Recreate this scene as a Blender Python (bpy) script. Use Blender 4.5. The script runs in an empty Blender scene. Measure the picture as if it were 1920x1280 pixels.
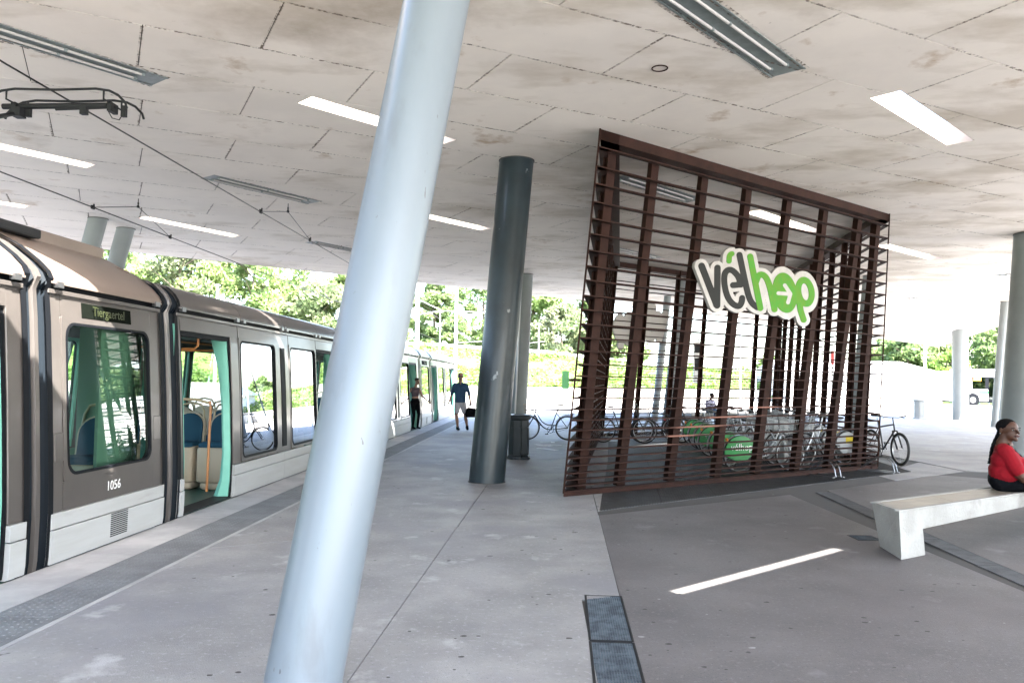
import bpy, bmesh, math, random
import numpy as np
from mathutils import Vector, Matrix
random.seed(4); rng = np.random.default_rng(4)
C = bpy.context.scene.collection
S = bpy.context.scene
PI = math.pi
# ---------------------------------------------------------------- camera
F = 1480.0; CAMZ = 1.6
_p, _r = math.radians(2.85), math.radians(0.8)
Mw = np.array([[1,0,0],[0,0,-1],[0,1,0]], float)
Rp = np.array([[1,0,0],[0,math.cos(_p),math.sin(_p)],[0,-math.sin(_p),math.cos(_p)]])
Rr = np.array([[math.cos(_r),-math.sin(_r),0],[math.sin(_r),math.cos(_r),0],[0,0,1]])
RC = Rr @ Rp @ Mw                      # world -> camera (x right, y down, z forward)
cam = bpy.data.cameras.new('camera'); camo = bpy.data.objects.new('camera', cam); C.objects.link(camo)
cam.sensor_width = 36; cam.lens = F/1920*36; cam.clip_start = .05; cam.clip_end = 2000
_m = np.diag([1,-1,-1]) @ RC
camo.matrix_world = Matrix.Translation((0,0,CAMZ)) @ Matrix([list(r) for r in _m.T]).to_4x4()
S.camera = camo
# ---------------------------------------------------------------- light
SUNV = Vector((2.5,-2.8,5.25)).normalized()
w = bpy.data.worlds.new("World"); S.world = w; w.use_nodes = True
nt = w.node_tree; bg = nt.nodes['Background']
sky = nt.nodes.new('ShaderNodeTexSky'); sky.sky_type = 'NISHITA'; sky.sun_disc = False
sky.sun_elevation = math.asin(SUNV.z); sky.sun_rotation = math.atan2(SUNV.x, SUNV.y)
sky.air_density = 1.0; sky.dust_density = 3.0; sky.ozone_density = 1.0
nt.links.new(sky.outputs[0], bg.inputs[0]); bg.inputs[1].default_value = 0.15
sl = bpy.data.lights.new('sun','SUN'); sl.energy = 4.6; sl.angle = math.radians(.5); sl.color = (1,.95,.87)
so = bpy.data.objects.new('sun', sl); C.objects.link(so); so.rotation_euler = SUNV.to_track_quat('Z','Y').to_euler(); so.location = (30,-30,60)
S.view_settings.view_transform = 'Standard'; S.view_settings.look = 'None'
S.view_settings.exposure = 3.83; S.view_settings.gamma = 1; S.view_settings.use_curve_mapping = False
S.cycles.max_bounces = 8; S.cycles.diffuse_bounces = 5; S.cycles.glossy_bounces = 4; S.cycles.transparent_max_bounces = 12
S.cycles.use_denoising = True
S.cycles.sample_clamp_indirect = 6.0
# ---------------------------------------------------------------- measuring helpers: where a sight line meets a plane of the place
def ray(u, v):
    d = RC.T @ np.array([(u-960)/F, (v-640)/F, 1.0]); return d/d[1]
def G(u, v, z=0.0):
    d = ray(u, v); t = (z-CAMZ)/d[2]; return Vector((d[0]*t, t, z))
def at(u, v, Y):
    d = ray(u, v); return Vector((d[0]*Y, Y, CAMZ+d[2]*Y))
CZ = 5.25
# ---------------------------------------------------------------- materials
MT = {}
def mat(name, col, rough=.6, metal=0, n=None, bump=0, bscale=60, col2=None, nscale=4, ndet=6, nlo=.4, nhi=.6, spec=.5, emis=None, coat=0, stretch=None, n2=None):
    m = bpy.data.materials.new(name); m.use_nodes = True; t = m.node_tree; b = t.nodes['Principled BSDF']
    b.inputs['Base Color'].default_value = (*col,1); b.inputs['Roughness'].default_value = rough; b.inputs['Metallic'].default_value = metal
    b.inputs['Specular IOR Level'].default_value = spec
    if coat: b.inputs['Coat Weight'].default_value = coat; b.inputs['Coat Roughness'].default_value = .08
    if emis: b.inputs['Emission Color'].default_value = (*emis[:3],1); b.inputs['Emission Strength'].default_value = emis[3]
    if col2 or bump or n2:
        g = t.nodes.new('ShaderNodeNewGeometry'); mp = t.nodes.new('ShaderNodeMapping'); t.links.new(g.outputs['Position'], mp.inputs[0])
        if stretch: mp.inputs['Scale'].default_value = stretch
    out = None
    def noise(sc, det, lo, hi):
        nz = t.nodes.new('ShaderNodeTexNoise'); nz.inputs['Scale'].default_value = sc; nz.inputs['Detail'].default_value = det; nz.inputs['Roughness'].default_value = .62
        t.links.new(mp.outputs[0], nz.inputs[0]); mr = t.nodes.new('ShaderNodeMapRange'); mr.inputs[1].default_value = lo; mr.inputs[2].default_value = hi
        t.links.new(nz.outputs[0], mr.inputs[0]); return mr.outputs[0]
    if col2:
        mx = t.nodes.new('ShaderNodeMix'); mx.data_type = 'RGBA'; mx.inputs[6].default_value = (*col,1); mx.inputs[7].default_value = (*col2,1)
        t.links.new(noise(nscale, ndet, nlo, nhi), mx.inputs[0]); out = mx.outputs[2]
    if n2:   # second layer: list of (scale, detail, lo, hi, colour)
        for (sc, det, lo, hi, c3) in n2:
            mx = t.nodes.new('ShaderNodeMix'); mx.data_type = 'RGBA'; mx.inputs[7].default_value = (*c3,1)
            if out: t.links.new(out, mx.inputs[6])
            else: mx.inputs[6].default_value = (*col,1)
            t.links.new(noise(sc, det, lo, hi), mx.inputs[0]); out = mx.outputs[2]
    if out: t.links.new(out, b.inputs['Base Color'])
    if bump:
        nz = t.nodes.new('ShaderNodeTexNoise'); nz.inputs['Scale'].default_value = bscale; nz.inputs['Detail'].default_value = 4
        t.links.new(mp.outputs[0], nz.inputs[0]); bp = t.nodes.new('ShaderNodeBump'); bp.inputs['Strength'].default_value = bump; bp.inputs['Distance'].default_value = .01
        t.links.new(nz.outputs[0], bp.inputs['Height']); t.links.new(bp.outputs[0], b.inputs['Normal'])
    MT[name] = m; return m
def glass(name, tint, refl=.12, rough=0.0, trans=1.0):
    m = bpy.data.materials.new(name); m.use_nodes = True; t = m.node_tree; t.nodes.remove(t.nodes['Principled BSDF'])
    o = t.nodes['Material Output']; tr = t.nodes.new('ShaderNodeBsdfTransparent'); tr.inputs[0].default_value = (*tint,1)
    gl = t.nodes.new('ShaderNodeBsdfGlossy'); gl.inputs[1].default_value = rough; gl.inputs[0].default_value = (.95,.97,1,1)
    mx = t.nodes.new('ShaderNodeMixShader'); lw = t.nodes.new('ShaderNodeFresnel'); lw.inputs[0].default_value = 1.5
    ma = t.nodes.new('ShaderNodeMath'); ma.operation = 'MULTIPLY_ADD'; ma.inputs[1].default_value = 1.6; ma.inputs[2].default_value = refl; ma.use_clamp = True
    t.links.new(lw.outputs[0], ma.inputs[0]); t.links.new(ma.outputs[0], mx.inputs[0]); t.links.new(tr.outputs[0], mx.inputs[1]); t.links.new(gl.outputs[0], mx.inputs[2])
    t.links.new(mx.outputs[0], o.inputs[0]); MT[name] = m; return m
def leafmat(name, col, col2, sc=.35):
    m = bpy.data.materials.new(name); m.use_nodes = True; t = m.node_tree; b = t.nodes['Principled BSDF']; o = t.nodes['Material Output']
    g = t.nodes.new('ShaderNodeNewGeometry'); nz = t.nodes.new('ShaderNodeTexNoise'); nz.inputs['Scale'].default_value = sc; nz.inputs['Detail'].default_value = 5
    t.links.new(g.outputs['Position'], nz.inputs[0]); mr = t.nodes.new('ShaderNodeMapRange'); mr.inputs[1].default_value = .38; mr.inputs[2].default_value = .62
    mx = t.nodes.new('ShaderNodeMix'); mx.data_type = 'RGBA'; mx.inputs[6].default_value = (*col,1); mx.inputs[7].default_value = (*col2,1)
    t.links.new(nz.outputs[0], mr.inputs[0]); t.links.new(mr.outputs[0], mx.inputs[0]); t.links.new(mx.outputs[2], b.inputs['Base Color'])
    b.inputs['Roughness'].default_value = .55; tl = t.nodes.new('ShaderNodeBsdfTranslucent'); t.links.new(mx.outputs[2], tl.inputs[0])
    ms = t.nodes.new('ShaderNodeMixShader'); ms.inputs[0].default_value = .58; t.links.new(b.outputs[0], ms.inputs[1]); t.links.new(tl.outputs[0], ms.inputs[2]); t.links.new(ms.outputs[0], o.inputs[0])
    MT[name] = m; return m
mat('ceiling', (.71,.66,.595), .8, col2=(.64,.595,.54), nscale=.5, ndet=8, nlo=.42, nhi=.62, bump=.12, bscale=9,
    n2=[(.22,10,.565,.70,(.38,.33,.27)), (1.1,9,.62,.72,(.42,.33,.24)), (6,6,.70,.78,(.22,.18,.15))])
m=MT['ceiling']; t=m.node_tree; b=t.nodes['Principled BSDF']; src=b.inputs['Base Color'].links[0].from_socket
g=t.nodes.new('ShaderNodeNewGeometry'); mp=t.nodes.new('ShaderNodeMapping'); mp.inputs['Rotation'].default_value=(0,0,.5); mp.inputs['Scale'].default_value=(.55,1.1,1); t.links.new(g.outputs['Position'],mp.inputs[0])
nz=t.nodes.new('ShaderNodeTexNoise'); nz.inputs['Scale'].default_value=.9; nz.inputs['Detail'].default_value=9; nz.inputs['Roughness'].default_value=.6; t.links.new(mp.outputs[0],nz.inputs[0])
sp=t.nodes.new('ShaderNodeSeparateXYZ'); t.links.new(g.outputs['Position'],sp.inputs[0]); mr=t.nodes.new('ShaderNodeMapRange'); mr.inputs[1].default_value=-1; mr.inputs[2].default_value=5; mr.inputs[3].default_value=-.06; mr.inputs[4].default_value=.05; t.links.new(sp.outputs[0],mr.inputs[0])
ad=t.nodes.new('ShaderNodeMath'); t.links.new(nz.outputs[0],ad.inputs[0]); t.links.new(mr.outputs[0],ad.inputs[1]); m2=t.nodes.new('ShaderNodeMapRange'); m2.inputs[1].default_value=.50; m2.inputs[2].default_value=.66; m2.inputs[4].default_value=.75; t.links.new(ad.outputs[0],m2.inputs[0])
mx=t.nodes.new('ShaderNodeMix'); mx.data_type='RGBA'; mx.inputs[7].default_value=(.44,.385,.31,1); t.links.new(m2.outputs[0],mx.inputs[0]); t.links.new(src,mx.inputs[6]); t.links.new(mx.outputs[2],b.inputs['Base Color'])
mat('roof_concrete', (.03,.025,.022), .9)
mat('reveal', (.36,.31,.27), .7)
mat('pale_slab', (.305,.302,.300), .6, col2=(.215,.214,.216), nscale=1.3, ndet=9, nlo=.38, nhi=.64, bump=.35, bscale=120, spec=.35,
    n2=[(30,4,.56,.70,(.37,.37,.385)), (60,2,.62,.70,(.16,.16,.175)), (4.3,2,.735,.75,(.09,.09,.095)), (.45,6,.5,.68,(.205,.205,.225)), (1.9,8,.60,.69,(.40,.40,.41))])
mat('dark_slab', (.150,.144,.145), .6, col2=(.104,.100,.102), nscale=1.0, ndet=9, nlo=.38, nhi=.64, bump=.35, bscale=120, spec=.35,
    n2=[(34,4,.56,.70,(.185,.18,.19)), (60,2,.62,.70,(.07,.068,.075)), (3.9,2,.735,.752,(.045,.043,.047)), (.4,6,.5,.7,(.115,.105,.108)), (1.6,8,.60,.70,(.19,.185,.19))])
mat('edge_slab', (.40,.40,.405), .65, col2=(.31,.31,.32), nscale=2, ndet=8, bump=.3, bscale=120, n2=[(5,2,.73,.75,(.15,.15,.16))])
mat('tactile', (.17,.18,.19), .65, col2=(.13,.135,.145), nscale=3, ndet=8, bump=.3, bscale=90)
mat('joint', (.07,.068,.065), .9)
mat('sun_pavement', (.50,.48,.45), .8, col2=(.44,.42,.39), nscale=.4, ndet=8, bump=.2)  # paving out in the sun, colour raised to bounce light under the roof
mat('track_bed', (.10,.095,.09), .9, col2=(.06,.055,.05), nscale=8, bump=.8, bscale=30)
mat('grate_steel', (.13,.155,.175), .5, .2, col2=(.06,.075,.09), nscale=10)
mat('grate_dark', (.085,.086,.088), .6, .2, col2=(.055,.055,.057), nscale=6)
mat('pit', (.03,.035,.042), .9)
mat('white_column', (.150,.180,.207), .36, .0, spec=.6, col2=(.135,.162,.187), nscale=1.2, bump=.05, bscale=25, n2=[(7,5,.68,.74,(.22,.25,.28)), (3.5,8,.57,.70,(.125,.145,.165)), (19,3,.70,.72,(.07,.075,.08))], coat=.05, stretch=(1,1,.3))
mat('dark_column', (.012,.020,.026), .36, .0, spec=.35, col2=(.018,.030,.038), nscale=1.5, coat=.12, n2=[(3.2,7,.665,.70,(.17,.19,.2))])
mat('grey_column', (.23,.252,.258), .55, .0, col2=(.20,.22,.226), nscale=1)
mat('rust', (.031,.0122,.0085), .75, .0, spec=.15, col2=(.021,.0085,.006), nscale=5, ndet=8, bump=.15, bscale=90, n2=[(1.5,8,.56,.72,(.032,.014,.010))])
mat('taupe', (.105,.094,.088), .36, .4, coat=.3, col2=(.092,.082,.077), nscale=1.5)
mat('taupe_sunlit', (.20,.155,.13), .45, .2, col2=(.18,.14,.118), nscale=2, coat=.2)  # lighter copy of taupe: sunlight on the near roofs put into the colour
mat('silver', (.30,.30,.31), .3, .7)  # on the far tram cars it stands for sun and reflection on taupe
mat('skirt_white', (.37,.38,.38), .42, 0, col2=(.34,.345,.34), nscale=3, ndet=8, coat=.2, n2=[(2.5,8,.62,.75,(.28,.275,.265))], stretch=(1,.3,3))
mat('black_rubber', (.005,.006,.008), .6, spec=.1, bump=.1)
mat('navy_rubber', (.006,.010,.015), .55, spec=.12)
mat('mint', (.17,.46,.36), .45, col2=(.15,.42,.33), nscale=3)
mat('mint_part', (.17,.29,.215), .5)
mat('mint_dark', (.10,.22,.17), .5)
mat('seat_blue', (.006,.055,.10), .8, bump=.2)
mat('seat_shell', (.52,.43,.32), .45)
mat('rail_beige', (.50,.40,.26), .4)
mat('rail_orange', (.55,.22,.07), .4)
mat('tram_floor', (.03,.09,.08), .35, col2=(.04,.12,.10), nscale=6)
mat('tram_ceiling', (.42,.34,.27), .5)
mat('led_off', (.003,.0045,.003), .9, spec=.05)
mat('led_text', (.022,.028,.008), .5, emis=(.55,.6,.2,.001))
mat('white_paint', (.78,.78,.77), .6)
mat('white_metal', (.6,.61,.62), .4)
mat('metal', (.22,.225,.235), .35, .9)
mat('dark_metal', (.016,.017,.019), .6, .1, spec=.25)
mat('wire', (.015,.013,.012), .5, .3)
mat('lum_steel', (.19,.225,.225), .5, .2, col2=(.15,.18,.18), nscale=8)
mat('tube', (.38,.37,.36), .3)
mat('sign_white', (.36,.34,.325), .45, col2=(.31,.295,.28), nscale=6)
mat('sign_grey', (.020,.021,.020), .75, spec=.2, col2=(.022,.023,.022), nscale=9)
mat('sign_green', (.085,.215,.022), .75, spec=.2, col2=(.06,.23,.025), nscale=7)
mat('sign_back', (.42,.40,.38), .6)
mat('bench_concrete', (.34,.335,.315), .75, col2=(.28,.275,.255), nscale=3, ndet=9, bump=.5, bscale=50, n2=[(2,9,.58,.7,(.22,.21,.19))])
mat('bench_wood', (.27,.24,.195), .38, col2=(.20,.175,.14), nscale=3, ndet=8, stretch=(1.5,3,1), spec=.6)
mat('bin_dark', (.012,.018,.022), .45, .2, coat=.2)
mat('bin_grey', (.27,.285,.285), .6)
mat('bike_black', (.02,.02,.022), .35, .3)
mat('bike_silver', (.45,.46,.47), .3, .7)
mat('tyre', (.02,.02,.02), .8)
mat('rim', (.5,.5,.51), .3, .8)
mat('green_guard', (.01,.23,.045), .4, coat=.3)
mat('grey_guard', (.40,.42,.43), .35)
mat('yellow', (.72,.55,.02), .5)
mat('orange', (.85,.25,.02), .5)
mat('red', (.55,.02,.02), .5)
mat('leather', (.025,.02,.018), .6)
mat('wicker', (.38,.33,.27), .8)
mat('skin_light', (.27,.15,.105), .55)
mat('skin_dark', (.065,.027,.015), .5, spec=.4)
mat('denim', (.015,.05,.11), .85, col2=(.022,.065,.14), nscale=30)
mat('shorts', (.42,.42,.47), .85)
mat('black_cloth', (.004,.0045,.006), .95, spec=.1)
mat('red_shirt', (.24,.004,.011), .85, spec=.2, col2=(.19,.0035,.009), nscale=12, bump=.5, bscale=14)
mat('teal_shirt', (.12,.50,.42), .8)
mat('mauve_cloth', (.075,.055,.07), .85)
mat('hair_brown', (.035,.018,.01), .6)
mat('hair_black', (.004,.0035,.004), .85, spec=.1)
mat('eye_white', (.22,.21,.2), .5); mat('eye_dark', (.01,.008,.006), .2); mat('lip', (.07,.022,.02), .6)
mat('plaid', (.45,.45,.55), .85, col2=(.10,.09,.16), nscale=18, nlo=.48, nhi=.52)
mat('bank_soil', (.06,.10,.02), .95, col2=(.10,.15,.03), nscale=.6, bump=.5, bscale=3)
mat('wall_concrete', (.42,.40,.37), .85, col2=(.33,.31,.28), nscale=1)
mat('bark', (.10,.08,.06), .9, bump=.5, bscale=10)
mat('building_white', (.62,.61,.59), .8, col2=(.55,.54,.52), nscale=.3)
mat('roof_pale', (.5,.5,.49), .7)
mat('bus_white', (.7,.7,.7), .35, coat=.5)
mat('bus_dark', (.006,.007,.009), .8, spec=.05)
mat('far_land', (.07,.11,.03), .95, col2=(.10,.14,.05), nscale=.05)
glass('glass_tram', (.62,.72,.68), .10); glass('glass_green', (.74,.88,.80), .03, .0); glass('glass_dark', (.25,.28,.28), .30)
glass('glass_bus', (.30,.42,.36), .0)
m=mat('grime',(.17,.13,.10),.9); t=m.node_tree; g=t.nodes.new('ShaderNodeNewGeometry'); b=t.nodes['Principled BSDF']
def _nz(sc,lo,hi):
    nz=t.nodes.new('ShaderNodeTexNoise'); nz.inputs['Scale'].default_value=sc; nz.inputs['Detail'].default_value=6; t.links.new(g.outputs['Position'],nz.inputs[0]); mr=t.nodes.new('ShaderNodeMapRange'); mr.inputs[1].default_value=lo; mr.inputs[2].default_value=hi; t.links.new(nz.outputs[0],mr.inputs[0]); return mr.outputs[0]
ml=t.nodes.new('ShaderNodeMath'); ml.operation='MULTIPLY'; t.links.new(_nz(26,.44,.60),ml.inputs[0]); t.links.new(_nz(1.3,.36,.60),ml.inputs[1]); t.links.new(ml.outputs[0],b.inputs['Alpha'])
leafmat('leaf_mid', (0.130,0.195,0.077), (0.212,0.277,0.118)); leafmat('leaf_bright', (0.165,0.248,0.088), (0.260,0.330,0.136)); leafmat('leaf_dark', (0.071,0.124,0.059), (0.142,0.201,0.094))  # lightened: glare and haze over the far trees put into the leaf colours
leafmat('leaf_yellow', (.12,.20,.04), (.17,.26,.06), .8); leafmat('leaf_pale', (.14,.19,.09), (.24,.27,.16))
# ---------------------------------------------------------------- mesh helpers
class MB:
    def __init__(s): s.v=[]; s.f=[]; s.m=[]
    def add(s, vs, fs, mi=0):
        o=len(s.v); s.v += [tuple(p) for p in vs]; s.f += [tuple(i+o for i in f) for f in fs]; s.m += [mi]*len(fs); return s
    def box(s, c, d, rz=0, mi=0, M=None):
        hx,hy,hz = d[0]/2,d[1]/2,d[2]/2; vs=[Vector((x,y,z)) for x in(-hx,hx) for y in(-hy,hy) for z in(-hz,hz)]
        R = M or Matrix.Rotation(rz,3,'Z'); vs=[R@q+Vector(c) for q in vs]
        return s.add(vs, [(0,1,3,2),(4,6,7,5),(0,4,5,1),(2,3,7,6),(0,2,6,4),(1,5,7,3)], mi)
    def b2(s, x0,x1,y0,y1,z0,z1, mi=0): return s.box(((x0+x1)/2,(y0+y1)/2,(z0+z1)/2),(abs(x1-x0),abs(y1-y0),abs(z1-z0)),0,mi)
    def bar(s, a, b, wd, th, up=(0,0,1), mi=0):     # rectangular bar from a to b; th along 'up'
        a=Vector(a); b=Vector(b); d=(b-a).normalized(); u=Vector(up); sd=d.cross(u).normalized(); u=sd.cross(d).normalized()
        vs=[p+sd*x*wd/2+u*z*th/2 for p in(a,b) for x,z in((-1,-1),(1,-1),(1,1),(-1,1))]
        return s.add(vs, [(3,2,1,0),(4,5,6,7),(0,1,5,4),(1,2,6,5),(2,3,7,6),(3,0,4,7)], mi)
    def prism(s, poly, z0, z1, mi=0):
        n=len(poly); vs=[(p[0],p[1],z0) for p in poly]+[(p[0],p[1],z1) for p in poly]
        ar=sum(poly[i][0]*poly[(i+1)%n][1]-poly[(i+1)%n][0]*poly[i][1] for i in range(n))
        fs=[tuple(range(n-1,-1,-1)),tuple(range(n,2*n))]+[(i,(i+1)%n,n+(i+1)%n,n+i) for i in range(n)]
        if ar<0: fs=[f[::-1] for f in fs]
        return s.add(vs, fs, mi)
    def loft(s, rings, closed=True, cap=True, mi=0):
        n=len(rings[0]); vs=[p for r in rings for p in r]; fs=[]
        for k in range(len(rings)-1):
            for i in range(n if closed else n-1):
                j=(i+1)%n; fs.append((k*n+i,k*n+j,(k+1)*n+j,(k+1)*n+i))
        if cap and closed: fs += [tuple(range(n-1,-1,-1)), tuple((len(rings)-1)*n+i for i in range(n))]
        return s.add(vs, fs, mi)
    def tube(s, pts, r, n=8, mi=0, closed=False):
        pts=[Vector(p) for p in pts]; rings=[]; N=len(pts); prev=None
        for i,p in enumerate(pts):
            if closed: d=(pts[(i+1)%N]-pts[i-1])
            else: d=pts[min(i+1,N-1)]-pts[max(i-1,0)]
            d.normalize()
            if prev is None:
                a=Vector((0,0,1)) if abs(d.z)<.9 else Vector((1,0,0)); u=d.cross(a).normalized()
            else:
                u=prev-d*prev.dot(d); u.normalize()
            prev=u; q=d.cross(u); rr=r[i] if isinstance(r,(list,tuple)) else r
            rings.append([p+(u*math.cos(2*PI*k/n)+q*math.sin(2*PI*k/n))*rr for k in range(n)])
        if closed: rings.append(rings[0])
        return s.loft(rings, True, not closed, mi)
    def lathe(s, prof, n=24, c=(0,0,0), mi=0, M=None):
        rings=[]
        for r,z in prof:
            ring=[Vector((r*math.cos(2*PI*k/n), r*math.sin(2*PI*k/n), z)) for k in range(n)]
            if M: ring=[M@p for p in ring]
            rings.append([p+Vector(c) for p in ring])
        return s.loft(rings, True, True, mi)
    def ell(s, c, r, nu=14, nv=9, mi=0):
        rings=[]
        for j in range(1,nv):
            t=PI*j/nv; rings.append([(c[0]+r[0]*math.sin(t)*math.cos(2*PI*i/nu), c[1]+r[1]*math.sin(t)*math.sin(2*PI*i/nu), c[2]-r[2]*math.cos(t)) for i in range(nu)])
        o=len(s.v); s.loft(rings, True, False, mi); n=len(rings)*nu
        s.v += [(c[0],c[1],c[2]-r[2]),(c[0],c[1],c[2]+r[2])]
        for i in range(nu):
            s.f.append((o+n, o+(i+1)%nu, o+i)); s.f.append((o+n+1, o+(len(rings)-1)*nu+i, o+(len(rings)-1)*nu+(i+1)%nu)); s.m += [mi,mi]
        return s
    def mesh(s, name, mats, smooth=False):
        me=bpy.data.meshes.new(name); me.from_pydata(s.v, [], s.f); 
        for m in (mats if isinstance(mats,(list,tuple)) else [mats]): me.materials.append(MT[m])
        me.polygons.foreach_set('material_index', s.m)
        if smooth:
            me.polygons.foreach_set('use_smooth',[True]*len(s.f)); 
            try: me.set_sharp_from_angle(angle=math.radians(smooth if smooth>1 else 40))
            except Exception: pass
        me.update(); return me
    def obj(s, name, mats, parent=None, smooth=False, bevel=0, label=None):
        o=bpy.data.objects.new(name, s.mesh(name, mats, smooth)); C.objects.link(o)
        if parent: o.parent=parent
        if bevel:
            b=o.modifiers.new('bevel','BEVEL'); b.width=bevel; b.segments=2; b.limit_method='ANGLE'; b.harden_normals=False
        if label: o['label']=label
        return o
def tag(o, label, cat, group=None, kind=None):
    o['label']=label; o['category']=cat
    if group: o['group']=group
    if kind: o['kind']=kind
    return o
def structure(o): o['kind']='structure'; return o
def thing(name, label, cat, loc=(0,0,0), rz=0, group=None):
    o=bpy.data.objects.new(name,None); o.empty_display_size=.2; C.objects.link(o); o.location=loc; o.rotation_euler=(0,0,rz); return tag(o,label,cat,group)
def share(name, me, parent, loc=(0,0,0), rot=(0,0,0), label=None):
    o=bpy.data.objects.new(name, me); C.objects.link(o); o.parent=parent; o.location=loc; o.rotation_euler=rot
    if label: o['label']=label
    return o
def copy_tree(o, parent=None):
    c=o.copy(); C.objects.link(c)
    if parent: c.parent=parent
    for ch in list(o.children): copy_tree(ch, c)
    return c
def dup(o, label, loc, rz):
    c=copy_tree(o); c['label']=label; c.location=loc; c.rotation_euler=(0,0,rz); return c
def clip(poly, a, b, keep_left=True):
    out=[]; n=len(poly); sgn=1 if keep_left else -1
    f=lambda p: sgn*((b[0]-a[0])*(p[1]-a[1])-(b[1]-a[1])*(p[0]-a[0]))
    for i in range(n):
        p,q=poly[i],poly[(i+1)%n]; fp,fq=f(p),f(q)
        if fp>=0: out.append(p)
        if (fp>0 and fq<0) or (fp<0 and fq>0):
            t=fp/(fp-fq); out.append((p[0]+(q[0]-p[0])*t,p[1]+(q[1]-p[1])*t))
    return out if len(out)>=3 else []
def area(p): return .5*sum(p[i][0]*p[(i+1)%len(p)][1]-p[(i+1)%len(p)][0]*p[i][1] for i in range(len(p)))
def subtract(polys, hole):
    if area(hole)<0: hole=hole[::-1]
    res=[]
    for P in polys:
        x0,x1=min(p[0] for p in P),max(p[0] for p in P); y0,y1=min(p[1] for p in P),max(p[1] for p in P)
        if max(h[0] for h in hole)<x0 or min(h[0] for h in hole)>x1 or max(h[1] for h in hole)<y0 or min(h[1] for h in hole)>y1: res.append(P); continue
        rest=P
        for i in range(len(hole)):
            a,b=hole[i],hole[(i+1)%len(hole)]
            o=clip(rest,a,b,False)
            if o and abs(area(o))>1e-5: res.append(o)
            rest=clip(rest,a,b,True)
            if not rest: break
    return res
def text_mesh(name, txt, size, depth=.002, mats='white_paint', shear=0):
    cu=bpy.data.curves.new(name,'FONT'); cu.body=txt; cu.size=size; cu.extrude=depth; cu.shear=shear; cu.align_x='CENTER'; cu.align_y='CENTER'; cu.resolution_u=3
    o=bpy.data.objects.new(name,cu); C.objects.link(o); dg=bpy.context.evaluated_depsgraph_get(); me=bpy.data.meshes.new_from_object(o.evaluated_get(dg))
    bpy.data.objects.remove(o); me.materials.clear(); me.materials.append(MT[mats]); me.name=name; return me
# ================================================================ GROUND
def inset(poly, d):
    if area(poly)<0: poly=poly[::-1]
    out=poly
    for i in range(len(poly)):
        a,b=poly[i],poly[(i+1)%len(poly)]; L=math.hypot(b[0]-a[0],b[1]-a[1]); nx,ny=-(b[1]-a[1])/L,(b[0]-a[0])/L
        out=clip(out,(a[0]+nx*d,a[1]+ny*d),(b[0]+nx*d,b[1]+ny*d),True)
        if not out: return []
    return out
XE=lambda y: -4.13+.042*y      # platform edge
XI=lambda y: -3.64+.042*y      # inner line of the tactile strip
XO=lambda y: -3.17+.042*y      # outer line of the tactile strip
XJ=lambda y: -1.10+.061*y      # long joint through the dark column
XR=lambda y: .43+.067*y        # edge of the dark paving
m=MB(); m.add([(-700,-300,-.42),(700,-300,-.42),(700,900,-.42),(-700,900,-.42)],[(0,1,2,3)]); g=structure(m.obj('ground','far_land'))
plat=[(XE(-9),-70),(120,-70),(120,74),(XE(74),74),(XE(-9),-9)]
m=MB(); m.prism(plat,-.40,-.013); base=structure(m.obj('pavement','joint'))
m=MB(); m.prism([(XE(-9)-5.9,-9),(XE(-9),-9),(XE(74),74),(XE(74)-5.9,74)],-.41,-.33); structure(m.obj('track_bed','track_bed'))
m=MB(); m.prism([(XE(-9)-60,-9),(XE(-9)-5.9,-9),(XE(74)-5.9,74),(XE(74)-60,74)],-.40,-.01); structure(m.obj('far_platform','dark_slab'))
rails=MB()
for xo in (-.48-.04,-1.92-.04,-3.98,-5.42):
    rails.bar((XE(-9)+xo,-9,-.28),(XE(74)+xo,74,-.28),.07,.1)
tr=structure(rails.obj('track_rail','metal'))
def slab(name, poly, mt, z1=0, ins=.004, parent=base, th=.0128):
    p=inset(poly,ins)
    if p and abs(area(p))>.01:
        q=MB(); q.prism(p,z1-th,z1); return q.obj(name,mt,parent)
# edge slabs and tactile slabs, each its own piece
y=-8.0
while y<44:
    y2=y+1.9; slab('edge_slab',[(XE(y),y),(XI(y),y),(XI(y2),y2),(XE(y2),y2)],'edge_slab',.0,.003); y=y2
y=-8.0; studs=MB()
while y<44:
    y2=y+.95; slab('tactile_slab',[(XI(y),y),(XO(y)-.012,y),(XO(y2)-.012,y2),(XI(y2),y2)],'tactile',0,.003); y=y2
for k in range(0,900):
    yy=1.5+k*.034*1.6
    if yy>30: break
    for j in range(7):
        xx=XI(yy)+.05+j*.058
        studs.lathe([(.0115,-.001),(.009,.004),(.0001,.0042)] if yy<9 else [(.011,-.001),(.008,.004)],5,(xx,yy,0))
so_=studs.obj('tactile_stud','tactile',base); so_['kind']='stuff'
m=MB(); m.prism([(XO(-8)-.008,-8),(XO(-8)+.035,-8),(XO(44)+.035,44),(XO(44)-.008,44)],-.012,.001); m.obj('edge_line','edge_slab',base)
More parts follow.
